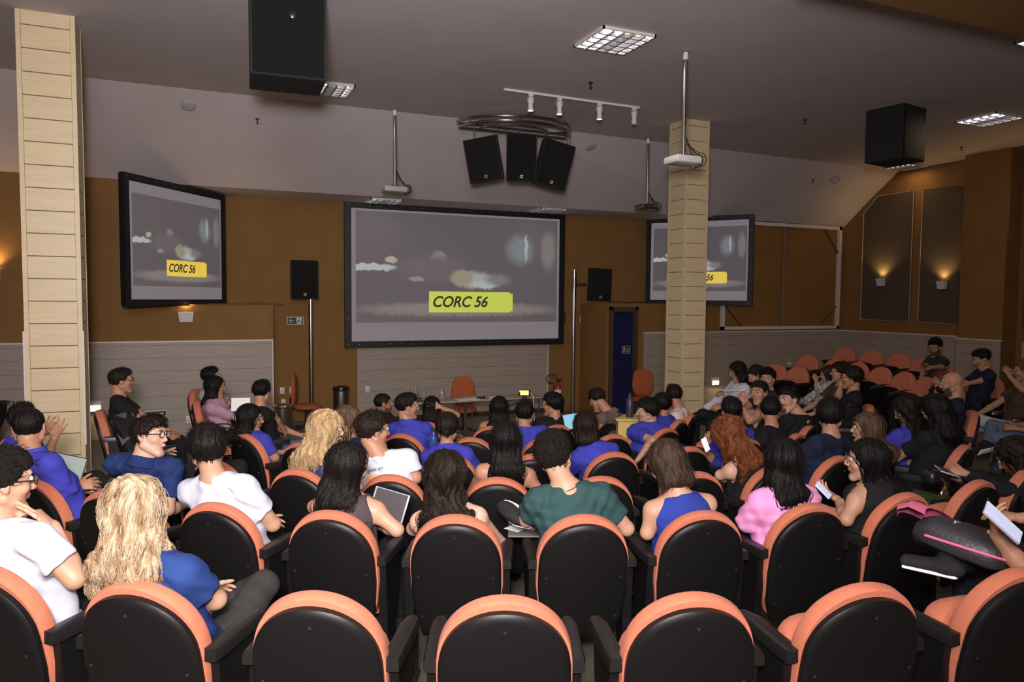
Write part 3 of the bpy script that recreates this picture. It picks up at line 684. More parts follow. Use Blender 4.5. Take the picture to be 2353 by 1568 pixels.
        if st == 'curl': g.d += .0042 * np.sin(lx * 190 + ph[0] + 2 * np.sin(lz * 90)) * np.sin(ly * 180 + ph[1] + 2 * np.sin(lx * 80)) + .003 * np.sin(lz * 260 + 3 * np.sin(lx * 120))
        elif st == 'wavy': g.d += .0045 * np.sin(np.arctan2(lx, -ly + .02) * 9 + 1.6 * np.sin(lz * 34 + ph[0]) + ph[1]) + .003 * np.sin(lx * 170 + 2.5 * np.sin(lz * 45 + ph[2]) + ly * 60)
        else: g.d += .0014 * np.sin(np.arctan2(lx, -ly + .02) * 17 + .8 * np.sin(lz * 22 + ph[0]) + ph[1]) + .0012 * np.sin(lx * 230 + 1.5 * np.sin(lz * 30) + ph[2])
        V, Fq, _ = g.mesh()
        if len(V):
            ho = np_mesh('hair', V, Fq, hm, e, root)
            if strands:
                G = np.stack(np.gradient(g.d, g.h), -1); nV = len(V); sel = rng.integers(0, nV, strands); p = V[sel].copy(); S = 16 if length > 0 else 7
                if length > 0: hi_ = p[:, 2] > N[2] - .02; p = p[hi_]
                step = (.016 + length * .05) if length > 0 else .0055; Ls = [p.copy()]; vel = None
                wob = rng.normal(0, 1, (len(p), 3)) * (.26 if st in ('wavy', 'curl') else .08); fq_ = rng.random(len(p)) * 6
                crown = hl((0, -.06, .11))
                for i_ in range(S - 1):
                    ix = np.clip(((p - g.lo) / g.h).round().astype(int), 0, np.array(g.d.shape) - 1); n_ = G[ix[:, 0], ix[:, 1], ix[:, 2]]; n_ /= np.linalg.norm(n_, axis=1, keepdims=True) + 1e-6
                    dd = g.d[ix[:, 0], ix[:, 1], ix[:, 2]]
                    t_ = np.tile([0, 0, -1.], (len(p), 1)) if length > 0 else (p - crown) / (np.linalg.norm(p - crown, axis=1, keepdims=True) + 1e-6) * .8 + Yh * .25
                    w2 = wob * (np.sin(i_ * .9 + fq_)[:, None] if length > 0 else 1)
                    t_ = t_ + w2; t_ = t_ - (t_ * n_).sum(1, keepdims=True) * n_; t_ /= np.linalg.norm(t_, axis=1, keepdims=True) + 1e-6
                    vel = t_ if vel is None else vel * .45 + t_ * .55
                    p = p + vel * step; 
                    if length > 0: p = p + n_ * np.clip(.0022 - dd, -.006, .006)[:, None]
                    else: p = p + n_ * .0022
                    Ls.append(p.copy())
                tubes('loose_strands', np.stack(Ls, 1), .0013 if length > 0 else .0011, hm, ho, root)
    # ---- top
    kind, col = top[0], top[1]; cm = cloth(col) if isinstance(col, tuple) else col
    sleeve = {'tee': .62, 'polo': .66, 'tank': 0, 'long': 2, 'strap': 0, 'loose': 1.55}[kind]; inf = .013 if kind in ('tee', 'polo', 'tank', 'strap') else .02
    pts = [N, P] + [q for a in A.values() for q in ((a[0], a[1]) if sleeve <= 1 else (a[0], a[1], a[2]))]
    g = Grid(np.min(pts, 0) - .2, np.max(pts, 0) + .16, max(h, .007))
    for i in range(3): g.slab(W[i][0], W[i + 1][0], tuple(q + inf for q in W[i][1]), tuple(q + inf * (.9 if kind in ('tank', 'strap') else 1) for q in W[i + 1][1]), sx, k=.05)
    if fem:
        for sg in (-1, 1): g.cone(W[2][0] + sx * .065 * sg + fs * .075, W[2][0] + sx * .07 * sg + fs * .095, .055, .05, k=.05)
    if kind not in ('strap',):
        for k in 'RL': g.cone(N - sd_ * .012, A[k][0] + sd_ * (.012 if kind != 'tank' else -.01), .053, .055 if kind != 'tank' else .04, k=.05)
    if kind in ('tank', 'strap'):
        for k, sg in (('R', 1), ('L', -1)): g.cone(A[k][0] + sx * sg * .03 + up * .08, A[k][0] + sx * sg * .045 - sd_ * .14, .075, .055, k=.012, mode='s')
    if sleeve:
        for k in 'RL':
            S_, el, wp = A[k][:3]; lo_ = .013 if kind != 'loose' else .026
            if sleeve <= 1: en = S_ + (el - S_) * sleeve; g2 = .052 * ar + lo_; g.cone(S_, en, .057 * ar + .008, g2 + .002, k=.03, cut=True)
            else:
                g.cone(S_, el, .054 * ar + lo_, .046 * ar + lo_, k=.03); en = el + (wp - el) * (.95 if sleeve == 2 else .35); g.cone(el, en, .046 * ar + lo_, (.034 if sleeve == 2 else .046) * ar + lo_, k=.02, cut=True)
    if kind == 'polo':
        g.cone(N + sd_ * .0, N + nrm(H - N) * .048, .073, .070, k=.012, cut=True)
    sl, X, Y, Z = g.reg(g.lo - 1, g.lo + 99); ph = rng.random(6) * 6
    a1 = (X * sx[0] + Y * sx[1] + Z * sx[2]); a2 = (X * fs[0] + Y * fs[1]) ; a3 = Z
    amp = {'tee': .0048, 'polo': .0042, 'tank': .0010, 'long': .0045, 'strap': .0005, 'loose': .006}[kind]
    g.d += amp * (np.sin(a1 * 38 + a3 * 46 + ph[0] + 1.7 * np.sin(a3 * 17 + a1 * 11 + ph[1])) * np.sin(a3 * 31 - a1 * 22 + a2 * 35 + ph[2]) + .7 * np.sin(a1 * 75 - a3 * 52 + 2 * np.sin(a1 * 21 + ph[3])) * np.clip(np.sin(a3 * 13 + ph[4]), 0, 1))
    # neck opening and hem
    nb = {'tee': .064, 'polo': .060, 'tank': .082, 'long': .066, 'strap': .13, 'loose': .075}[kind]
    g.cone(N - sd_ * (.004 if kind not in ('tank', 'strap') else .05) + (fs * .018 if kind != 'strap' else fs * 0), H + up * .02, nb, nb + .03, k=.012, mode='s')
    q = -((X - P[0]) * sd_[0] + (Y - P[1]) * sd_[1] + (Z - P[2]) * sd_[2]) - .03; g.d = np.maximum(g.d, q.astype(np.float32))
    if kind == 'strap':
        c = W[3][0] - sd_ * .05; q = ((X - c[0]) * sd_[0] + (Y - c[1]) * sd_[1] + (Z - c[2]) * sd_[2]); g.d = np.maximum(g.d, q.astype(np.float32))
        for sg in (-1, 1):
            b_ = c + sx * sg * .085 - fs * .085 - sd_ * .02; m_ = N + sx * sg * .095 - sd_ * .028; g.slab(b_, m_ - fs * .045, (.011, .006), (.011, .006), sx, k=.01); g.slab(m_ - fs * .045, m_ + up * .022, (.011, .006), (.011, .006), sx, k=.01); g.slab(m_ + up * .022, c + sx * sg * .085 + fs * .1, (.011, .006), (.011, .006), sx, k=.01)
    V, Fq, _ = g.mesh()
    so = np_mesh({'tee': 't_shirt', 'polo': 'polo_shirt', 'tank': 'tank_top', 'long': 'long_sleeved_shirt', 'strap': 'strappy_top', 'loose': 'loose_shirt'}[kind], V, Fq, cm, e, root) if len(V) else None
    if kind == 'polo':
        b = MB(); nd = nrm(H - N); o1 = nrm(np.cross(nd, fs)); o2 = np.cross(o1, nd); c = N + fs * .008
        rings = []
        for hh, r_ in ((.008, .100), (.048, .082), (.053, .078), (.046, .074), (.018, .080)):
            rings.append([c + nd * (hh - (.018 if r_ > .08 else .0) + .012 * math.cos(q)) + (o1 * math.cos(q + math.pi / 2) + o2 * math.sin(q + math.pi / 2)) * r_ - root for q in [math.radians(-158 + 316 * i / 20 + 180) for i in range(21)]])
        b.loft(rings, caps=False, close=False); b.build('collar', cm, so, angle=60)
    # ---- trousers and shoes
    hh = .013 if not legvis else h
    lc = cloth(legs); an = []
    g = None; segs = []
    for sg in (1, -1):
        hp = P + rb * sg * .085 - up * .01; kn = P + fc * .44 * ls + rb * sg * .12 + up * (.02); kn[2] = max(kn[2], fl + .50)
        if cross and sg == (1 if cross == 'R' else -1): kn = kn + up * .10 - rb * sg * .04; ank = kn + rb * -sg * .30 + fc * .14 - up * .16; fdir = nrm(rb * -sg * .5 + fc * .7 - up * .1)
        else: ank = kn + fc * .02 - up * (kn[2] - fl - .09); fdir = fc
        if foot and ('R' if sg == 1 else 'L') in foot: q = foot['R' if sg == 1 else 'L']; ank = CAM + ray(q[0], q[1]) * (t + q[2]); fdir = nrm(-vr + .25 * fb); kn = (hp + ank) / 2 + up * .10
        segs.append((hp, kn, ank, fdir))
    al = [q for s_ in segs for q in s_[:3]]
    g = Grid(np.min(al, 0) - .14, np.max(al, 0) + .14, hh)
    g.slab(P - sd_ * .02, P + sd_ * .05, (.168, .125), (.150, .110), sx, k=.05)
    for hp, kn, ank, fd in segs: g.cone(hp, kn, .088, .066, k=.04); g.cone(kn, ank + nrm(kn - ank) * .03, .064, .052, k=.02, cut=True)
    sl, X, Y, Z = g.reg(g.lo - 1, g.lo + 99); g.d += .0035 * np.sin(X * 40 + Z * 55 + 2 * np.sin(Y * 20)) * np.sin(Y * 45 - Z * 30)
    V, Fq, _ = g.mesh(); np_mesh('trousers', V, Fq, lc, e, root)
    for hp, kn, ank, fd in segs:
        al = [ank, ank + fd * .2]; g = Grid(np.min(al, 0) - .12, np.max(al, 0) + .12, .010 if not legvis else .007); dn = nrm(ank - kn) if abs(nrm(ank - kn)[2]) < .8 else -up
        dn = -up if foot and abs((ank - kn)[2]) < .3 else dn; dn = nrm(dn - (dn @ fd) * fd); wd = np.cross(fd, dn)
        g.slab(ank + dn * .035 - fd * .03, ank + dn * .045 + fd * .16, (.038, .036), (.043, .026), wd, k=.02); g.cone(ank - dn * .02, ank + dn * .03, .042, .04, k=.03)
        V, Fq, _ = g.mesh(); so2 = np_mesh('shoe', V, Fq, cloth(shoes), e, root)
        if legvis:
            g = Grid(np.min(al, 0) - .12, np.max(al, 0) + .12, .007); g.slab(ank + dn * .066 - fd * .03, ank + dn * .066 + fd * .165, (.042, .012), (.046, .011), wd, k=.01); V, Fq, _ = g.mesh(); np_mesh('sole', V, Fq, M['paper'], so2, root)
    PEOPLE.append(e)
    return dict(e=e, H=H, N=N, P=P, SH=SH, A=A, t=t, R=R, fb=fb, rb=rb, sx=sx, fs=fs, sd=sd_, root=root, va=va, vr=vr, top=so, fl=fl, hl=hl)
# ================================================================== THE AUDIENCE
BLUE = (.042, .045, .34); NAVY = (.012, .026, .10); BLK = (.010, .010, .011); WHT = (.50, .52, .60); JEANS = (.07, .11, .20)
def atz(px, py, rz=None): p = hit(px, py, .955); return (p[0], p[1], rz)
person('curly-haired man in glasses and a white t-shirt, fingers raised to his mouth', 'the curly-haired man at the left edge', (6, 1108), (1, 0), (78, 6, 0), h=.005, body=48, hair=('curl', 'black'), top=('tee', WHT), glasses='dark', skin=LIGHT, strands=150,
       arms={'R': {'e': (172, 1330, -.02), 'w': (124, 1212, .05), 'h': (-.62, .72, .1), 'n': (-.6, -.6, .2), 'point': [0, 1], 'spread': .05}})
BW = person('woman with long wavy blonde hair and a navy t-shirt, seen from behind', 'the blonde woman in navy', (300, 1180), (1, 1), (-22, 22, 6), h=.006, fem=True, hair=('wavy', 'blonde'), length=.13, hside=-.04, top=('tee', (.014, .036, .145)), skin=LIGHT, strands=1500, cross='R', nside=.05,
       arms={'R': {'e': (498, 1378, .10), 'w': (415, 1425, .30)}}, legs=(.03, .028, .028))
person('man with thick black hair and a plain white t-shirt, seen from behind', 'the man in plain white', (476, 1031), (2, 2), (-5, 0, -3), h=.006, hair=('mop', 'black'), top=('tee', WHT), skin=LIGHT, strands=500, nside=.04, arms={'R': {'e': (628, 1205, .10), 'w': (608, 1200, .36)}})
person('smiling man in round glasses and a navy polo, turning his head back', 'the smiling man', (345, 1003), (3, 0), (124, -2, -10), h=.0042, d=4.6, body=35, hair=('short', 'dark'), top=('polo', NAVY), skin=PALE, glasses='dark', smile=True, strands=900, nside=-.03, arms={'R': {'e': (385, 1172, .0), 'w': (430, 1160, .3)}})
person('man in a royal blue polo with cropped dark hair beside the left column', 'the cropped-haired man by the column', (68, 984), (2, 0), (16, 2, 0), h=.006, hair=('buzz', 'black'), top=('polo', BLUE), skin=TAN, strands=0, nside=.02, arms={'R': {'e': (160, 1158, .05), 'w': (176, 1120, .22), 'h': (1, .12, .1), 'curl': .6}})
person('person mostly hidden behind the cropped-haired man, both hands raised', 'the person with raised hands', (52, 965), None, (20, 0, 0), h=.0055, d=5.4, hair=('short', 'dark'), top=('polo', BLUE), skin=TAN,
       arms={'R': {'e': (104, 1052, .0), 'w': (124, 1010, .0), 'h': (.35, .93, .05), 'n': (-.3, 0, .9), 'curl': .12, 'spread': .3}, 'L': {'e': (14, 1022, .1), 'w': (96, 1000, .15), 'h': (.42, .85, .1), 'n': (.3, 0, .9), 'curl': .3, 'spread': .25}})
person('man in glasses and a black t-shirt in profile against the left planks', 'the man by the left planks', (279, 875), None, (84, 2, 0), h=.0065, hair=('short', 'dark'), top=('tee', BLK), skin=DTAN, glasses='dark', hz=1.24)
person('man in a pale grey shirt half hidden behind the woman in pink', 'the half hidden man in grey', (484, 866), None, (80, 0, 0), d=9.35, hair=('short', 'black'), top=('tee', (.30, .30, .26)), skin=DTAN)
person('woman in glasses with long dark hair and a pale pink t-shirt, in profile', 'the profile woman in pale pink', (495, 889), None, (86, 4, 0), h=.0065, d=8.5, fem=True, hair=('long', 'black'), length=.22, top=('tee', (.42, .24, .32)), skin=DTAN, glasses='gold', arms={'R': {'e': (562, 968, 0), 'w': (545, 935, .1), 'h': (-.3, .9, 0)}})
person('man in a black t-shirt and jeans looking away to the stage, by the bin', 'the man in jeans by the bin', (602, 901), None, (32, 8, 0), d=7.7, hair=('short', 'black'), top=('tee', BLK), skin=DTAN, legs=JEANS, arms={'R': {'e': (628, 958, .0), 'w': (650, 985, .2)}}, legvis=True)
person('woman in gold glasses and a blue polo with long black hair, in profile', 'the woman in gold glasses and blue', (576, 962), (4, 0), (90, 6, 0), h=.0055, body=40, fem=True, hair=('long', 'black'), length=.26, hside=-.03, top=('polo', BLUE), skin=TAN, glasses='gold', strands=300, arms={'R': {'e': (632, 1052, .0), 'w': (622, 1022, .28)}})
person('woman with long golden hair over her shoulders, smiling in profile', 'the golden-haired woman', (752, 986), (3, 2), (88, 8, 4), h=.0055, body=25, fem=True, hair=('wavy', 'golden'), length=.26, hside=-.05, top=('tee', (.018, .024, .085)), skin=PALE, smile=True, strands=1400, nside=-.01)
person('woman with straight brown hair resting her chin on her hand', 'the brown-haired woman with hand at chin', (803, 968), (4, 2), (92, 4, 0), h=.0055, body=60, fem=True, hair=('long', 'light'), length=.16, top=('tee', NAVY), skin=TAN, strands=300, arms={'R': {'e': (845, 1025, -.05), 'w': (822, 997, .0), 'h': (-.7, .6, .2), 'n': (-.5, 0, .8), 'curl': .7}})
WM = person('man in a white t-shirt printed with script and an orange sun', 'the man in the printed white t-shirt', (858, 990), (3, 3), (68, 4, -6), h=.0055, body=8, hair=('mop', 'dark'), top=('tee', WHT), skin=TAN, strands=500, nside=.05, curl=-.004, arms={'R': {'e': (955, 1098, .0), 'w': (930, 1100, .3)}})
person('woman with straight glossy black hair and a sleeveless dark top, using a tablet', 'the woman with the tablet', (801, 1072), (2, 3), (62, 8, 4), h=.0055, body=22, fem=True, hair=('long', 'black'), length=.13, hside=-.04, top=('tank', (.055, .04, .045)), skin=LIGHT, strands=500, nside=.02, arms={'R': {'e': (912, 1218, -.05), 'w': (862, 1205, .22)}, 'L': {'e': (722, 1165, .15), 'w': (790, 1190, .35)}})
person('woman with dark curly hair tumbling over bare shoulders', 'the curly-haired woman with bare shoulders', (1020, 1096), (2, 4), (-14, 6, 3), h=.0055, fem=True, hair=('wavy', 'dark'), length=.12, top=('strap', (.55, .36, .33)), skin=PALE, strands=900, curl=.004, nside=.02, arms={'L': {'e': (950, 1215, .1), 'w': (1000, 1230, .3)}})
GM = person('person in a plain dark green t-shirt and cord necklace, head tilted left', 'the person in green', (1274, 1046), (2, 5), (14, 0, -14), h=.006, hair=('curl', 'black'), top=('tee', (.022, .056, .055)), skin=LIGHT, nside=.055, strands=200, arms={'L': {'e': (1210, 1195, .1), 'w': (1240, 1215, .35)}, 'R': {'e': (1440, 1215, .05), 'w': (1400, 1220, .3)}})
BT = person('woman in a royal blue racerback top bowing her head to the left', 'the woman in the blue racerback', (1532, 1068), (2, 6), (-38, 34, -4), h=.0055, fem=True, hair=('bob', 'brown'), top=('tank', (.02, .038, .24)), skin=LIGHT, strands=300, nside=.03, arms={'L': {'e': (1487, 1225, -.06), 'w': (1510, 1195, .28)}, 'R': {'e': (1625, 1190, .12), 'w': (1600, 1200, .3)}})
person('woman in a bright pink shirt with straight black hair, seen from behind', 'the woman in bright pink', (1800, 1060), (2, 7), (-6, 4, 4), h=.006, fem=True, hair=('long', 'black'), length=.03, top=('loose', (.74, .29, .54)), skin=LIGHT, strands=300, arms={'L': {'e': (1722, 1195, .02), 'w': (1760, 1190, .3)}, 'R': 'lap'})
person('woman in round gold glasses with long black hair, holding a phone', 'the woman in round gold glasses', (1990, 1058), (2, 8), (-97, 2, -6), h=.0048, body=-50, fem=True, hair=('long', 'black'), length=.18, hside=.06, top=('tank', BLK), skin=LIGHT, glasses='gold', strands=700, nside=.04, arms={'L': {'e': (1945, 1195, -.12), 'w': (1925, 1148, .12), 'h': (-.8, .5, .1), 'n': (-.3, .8, 0)}})
person('smiling woman with long brown hair in profile, hand held out', 'the smiling brown-haired woman', (1990, 985), (3, 9), (-98, 2, 4), h=.0055, fem=True, hair=('long', 'light'), length=.30, hside=.08, top=('tee', BLK), skin=LIGHT, smile=True, strands=500, nside=.06, arms={'L': {'e': (1990, 1070, .1), 'w': (1950, 1026, .1), 'h': (-1, .05, 0), 'n': (0, -1, 0)}})
person('woman with dark curly hair and a blue top bending over her lap', 'the curly-haired woman in blue at right', (2085, 945), atz(2120, 998), (-78, 25, 0), body=-50, fem=True, hair=('wavy', 'dark'), length=.22, hside=.05, top=('tee', BLUE), skin=DTAN, strands=400, curl=.006)
person('person with very long straight black hair sweeping down the chair back', 'the person with very long hair', (2150, 945), atz(2190, 1018), (-60, 22, -4), body=-50, fem=True, hair=('long', 'black'), length=.36, hside=.05, top=('tee', BLK), skin=DTAN, strands=400, curl=.004)
person('red-haired woman in a black tank top leaning to the left', 'the red-haired woman', (1672, 1000), (3, 7), (-42, 26, -8), h=.0055, fem=True, hair=('wavy', 'red'), length=.08, top=('tank', BLK), skin=PALE, strands=900, curl=.006, nside=.09, arms={'L': {'e': (1655, 1092, -.05), 'w': (1680, 1108, .2)}})
person('person in a blue polo behind the red-haired woman, holding a phone', 'the person in blue holding a phone', (1680, 945), (4, 7), (-20, 8, 0), hair=('short', 'black'), top=('polo', BLUE), skin=TAN, nside=.03, arms={'L': {'e': (1634, 1052, .0), 'w': (1628, 1030, .15), 'h': (-.1, 1, 0)}})
person('man with short black hair and a black t-shirt, back to the camera', 'the man with his back turned in black', (1770, 943), atz(1812, 993), (-4, 4, 0), h=.006, hair=('short', 'black'), top=('tee', BLK), skin=TAN, strands=200)
person('man with a light moustache and black t-shirt looking back over his shoulder', 'the man looking back', (1812, 920), None, (-140, 2, 14), h=.0048, body=-40, d=7.2, hair=('short', 'black'), top=('tee', BLK), skin=LIGHT, beard='mous', nside=.11, strands=200)
person('man with thick black hair and a dark navy t-shirt, from behind', 'the man in dark navy', (1908, 955), (3, 8), (6, 0, 0), h=.006, hair=('mop', 'black'), top=('tee', (.010, .014, .035)), skin=TAN, strands=300)
person('young woman with tied-back hair and bare arms looking to the camera', 'the woman with tied-back hair', (1744, 902), None, (-152, 2, 6), h=.0045, body=-70, fem=True, hair=('back', 'dark'), bun=(0, -.11, .02), top=('tank', BLK), skin=TAN, nside=.04, arms={'L': {'e': (1722, 968, -.1), 'w': (1704, 932, .0), 'h': (-.1, 1, 0)}, 'R': {'e': (1710, 950, .3), 'w': (1690, 940, .3)}})
person('woman in a white shirt with a dark braid, reading on her lap', 'the woman in the white shirt', (1694, 853), None, (-92, 20, 0), fem=True, hair=('long', 'black'), length=.2, top=('long', (.5, .5, .55)), skin=DTAN, glasses='gold', cross='L', legvis=True, arms={'L': {'e': (1690, 905, -.1), 'w': (1665, 905, 0)}})
person('woman in a pale blouse looking down at her phone', 'the woman in the pale blouse', (1737, 862), None, (-105, 32, 0), fem=True, hair=('back', 'dark'), bun=(0, -.10, .03), top=('tee', (.55, .45, .45)), skin=DTAN, arms={'L': 'phone', 'R': 'phone'})
person('man with curly black hair and black t-shirt facing the camera', 'the man facing the camera', (1763, 870), None, (-168, 4, 0), h=.0065, hair=('curl', 'black'), top=('tee', (.03, .03, .032)), skin=DTAN, body=-110)
person('woman in glasses and a black and white patterned shirt', 'the woman in the patterned shirt', (1903, 862), None, (-88, 4, 0), d=10.2, fem=True, hair=('wavy', 'brown'), length=.1, top=('long', mat('patterned_cloth', (.6, .58, .52), .8, var=(55, (.03, .03, .03)))), skin=DTAN, glasses='dark', arms={'L': {'e': (1888, 905, -.1), 'w': (1876, 882, 0), 'h': (-.2, 1, 0)}})
person('boy in glasses and an olive t-shirt, in profile facing left', 'the boy in olive', (1930, 856), None, (-90, 0, 0), d=9.3, hair=('curl', 'dark'), top=('tee', (.05, .045, .025)), skin=DTAN, glasses='dark')
person('boy in a black t-shirt resting his chin on his fist', 'the boy resting his chin', (1956, 868), None, (-86, 4, 0), h=.0065, d=8.3, hair=('mop', 'dark'), top=('tee', BLK), skin=TAN, glasses='dark', arms={'L': {'e': (1955, 935, -.1), 'w': (1925, 938, .1)}, 'R': {'e': (1925, 915, .15), 'w': (1932, 888, .1), 'h': (.2, 1, 0), 'curl': 1.1}})
person('bearded man in glasses and dark t-shirt sitting highest by the right wall', 'the bearded man by the right wall', (2149, 796), None, (-155, 22, 0), h=.0065, body=-120, hair=('curl', 'black'), top=('tee', (.03, .032, .028)), skin=DTAN, beard='full', glasses='dark', arms={'L': {'e': (2175, 842, -.1), 'w': (2140, 845, -.25)}, 'R': {'e': (2122, 848, -.1), 'w': (2118, 860, -.3)}})
person('man in a navy t-shirt with a round chest emblem, looking down', 'the man with the round emblem', (2256, 824), None, (-108, 26, 0), h=.0065, body=-110, hair=('short', 'black'), top=('tee', (.012, .016, .035)), skin=DTAN, arms={'L': {'e': (2270, 872, -.1), 'w': (2225, 882, -.1)}})
person('woman in glasses with a wristwatch and pale jeans at the right edge', 'the woman with pale jeans', (2354, 852), None, (-88, 6, 0), h=.0065, fem=True, hair=('back', 'red'), bun=(0, -.11, .04), top=('tee', (.06, .035, .02)), skin=TAN, glasses='gold', legs=(.42, .42, .40), cross='L', legvis=True, arms={'L': {'e': (2350, 895, -.1), 'w': (2322, 868, 0), 'h': (-.4, .9, 0)}})
person('bald man in a navy t-shirt, in profile facing left', 'the bald man', (2187, 882), None, (-84, 12, 0), h=.0065, hair=('bald', 'black'), top=('tee', (.012, .016, .035)), skin=DTAN, beard='full')
person('woman with dark red hair behind the bald man, hand at her mouth', 'the woman behind the bald man', (2163, 874), None, (-95, 8, 0), d=9.4, fem=True, hair=('back', 'red'), bun=(0, -.1, .05), top=('tee', BLK), skin=TAN, arms={'L': {'e': (2150, 920, -.1), 'w': (2152, 892, 0), 'h': (.1, 1, 0), 'curl': .9}})
person('man with cropped hair and a dark red t-shirt near the stage', 'the man in dark red', (882, 929), None, (84, 4, 0), h=.0065, d=8.3, hair=('buzz', 'black'), top=('tee', (.03, .008, .01)), skin=BROWN, beard='full')
person('man in a blue polo in profile with a short fade haircut', 'the man with the fade haircut', (936, 934), (5, 1), (80, 2, 0), h=.0055, body=20, hair=('short', 'black'), top=('polo', BLUE), skin=TAN, strands=200, nside=.01)
person('woman with long black hair running her hand over her head', 'the woman with hand in her hair', (992, 938), (6, 0), (-4, 14, 0), h=.0055, fem=True, hair=('long', 'black'), length=.2, top=('tee', BLK), skin=TAN, strands=200, arms={'R': {'e': (1050, 955, .0), 'w': (1012, 936, -.08), 'h': (-.8, .45, -.1), 'n': (-.2, -.3, .9), 'curl': .2, 'spread': .3}})
person('woman in a black strappy top with long black hair on her back', 'the woman in the strappy top', (1147, 938), (6, 1), (4, 4, 0), h=.0055, fem=True, hair=('long', 'black'), length=.16, top=('strap', BLK), skin=TAN, strands=300)
person('man in a blue polo with short black hair, back to the camera', 'the short-haired man in blue', (1205, 951), (5, 3), (6, 2, 4), h=.0055, hair=('short', 'black'), top=('polo', BLUE), skin=TAN, strands=200)
person('man in glasses and a black shirt looking to the left', 'the man in black looking left', (1269, 930), (6, 2), (-70, 2, 0), h=.006, hair=('mop', 'black'), top=('tee', BLK), skin=TAN, glasses='dark', nside=.02)
person('man in a grey-brown polo bowing over his laptop', 'the man bowing over a laptop', (1372, 918), (6, 3), (-35, 36, 0), h=.006, hair=('short', 'dark'), top=('polo', (.13, .09, .075)), skin=TAN, nside=.13)
person('woman in a blue polo with a dark chin-length bob', 'the woman with the bob', (1345, 982), (4, 5), (-8, 10, -4), h=.0055, fem=True, hair=('bob', 'dark'), top=('polo', BLUE), skin=TAN, strands=400, nside=.05)
person('man with moustache in a blue polo leaning on his armrest, facing left', 'the man with the moustache', (1487, 945), (5, 5), (-96, 6, 0), h=.0045, body=-15, hair=('mop', 'black'), top=('polo', BLUE), skin=LIGHT, beard='mous', strands=300, nside=.03,
       arms={'L': {'e': (1500, 1012, -.25), 'w': (1466, 1056, -.28), 'h': (-.5, -.75, 0), 'n': (-.6, -.3, .2), 'curl': .3}, 'R': {'e': (1462, 1012, .12), 'w': (1432, 1018, .16), 'h': (-1, 0, .2)}})
person('boy in a blue polo half hidden behind the man with the moustache', 'the half hidden boy in blue', (1523, 931), None, (10, 8, 0), d=8.0, hair=('mop', 'black'), top=('polo', BLUE), skin=TAN)
person('man in a cream t-shirt sitting in front of the right column', 'the man in cream', (1548, 909), None, (-22, 10, 0), h=.0065, d=8.35, hair=('short', 'dark'), top=('tee', (.62, .52, .46)), skin=TAN, nside=.06)
person('person in a blue polo with a low ponytail, back to the camera', 'the person with the low ponytail', (1028, 985), (4, 3), (8, 10, 0), h=.0055, fem=True, hair=('back', 'dark'), curl=.008, bun=(.01, -.115, -.03), top=('polo', BLUE), skin=TAN, strands=200)
person('woman with very long straight black hair and bare arms, centre rows', 'the long-haired woman in the centre rows', (1162, 1012), (3, 4), (4, 4, 0), h=.0055, fem=True, hair=('long', 'black'), length=.24, hside=.01, top=('strap', BLK), skin=TAN, strands=700, nside=.01, arms={'R': {'e': (1232, 1120, .0), 'w': (1225, 1150, .25)}})
person('dark-haired person in black sleeves and green trousers, holding a phone', 'the person in green trousers', (2332, 1052), (2, 10), (-80, 34, 0), h=.006, body=-75, fem=True, hair=('wavy', 'dark'), length=.16, top=('long', BLK), skin=TAN, legs=(.035, .055, .02), ls=1.25, strands=500, nside=.06,
       arms={'L': {'e': (2280, 1118, -.1), 'w': (2218, 1088, -.1), 'h': (-1, .1, 0), 'curl': .9}, 'R': {'e': (2250, 1100, .2), 'w': (2205, 1102, .1), 'h': (-1, .3, 0)}}, legvis=True)
qx, qy = polar(6.75, 23.2)
PT = person('person at the right edge tapping a phone above a black and pink backpack', 'the person tapping a phone', (2560, 1010), (qx, qy, None), (-80, 20, 0), h=.006, body=-75, fem=True, hair=('back', 'dark'), top=('tee', BLK), skin=TAN, cross='R', foot={'R': (2180, 1285, -.02)}, legvis=True, legs=(.012, .013, .02),
       arms={'L': {'e': (2350, 1305, -.25), 'w': (2288, 1232, -.2), 'h': (-.15, 1, .0), 'n': (.9, .1, .3), 'curl': .5}, 'R': {'e': (2440, 1180, .0), 'w': (2345, 1192, .0), 'h': (-1, .15, .0), 'n': (0, -1, 0), 'curl': .5}})
person('person in blue jeans at the right edge, only the crossed legs in view', 'the person in blue jeans', (2440, 900), None, (-88, 6, 0), fem=True, hair=('long', 'dark'), length=.1, top=('tee', BLK), skin=TAN, legs=(.10, .14, .21), cross='R', legvis=True, ls=1.15, d=7.6)
build_rows()
# empty chairs of the side blocks
def side(pts, txt, grp):
    for i, (px, py) in enumerate(pts):
        p = hit(px, py, .955); place_chair(p[0], p[1], None, True, f'empty auditorium chair, {ORD[i]} from the left {txt}', grp)
side([(1781, 837), (1854, 816), (1940, 799), (2001, 805), (2064, 812), (2119, 822)], 'in the row along the far right planks', 'chairs along the far right planks')
side([(1830, 842), (1917, 824), (1968, 832), (2020, 843), (2073, 854), (2121, 866)], 'in the second row from the far right wall', 'chairs of the second right row')
side([(1655, 970)], 'beside the right column', 'chairs at the right aisle')
side([(-70, 880), (-60, 975)], 'beyond the left column', 'chairs beyond the left column')
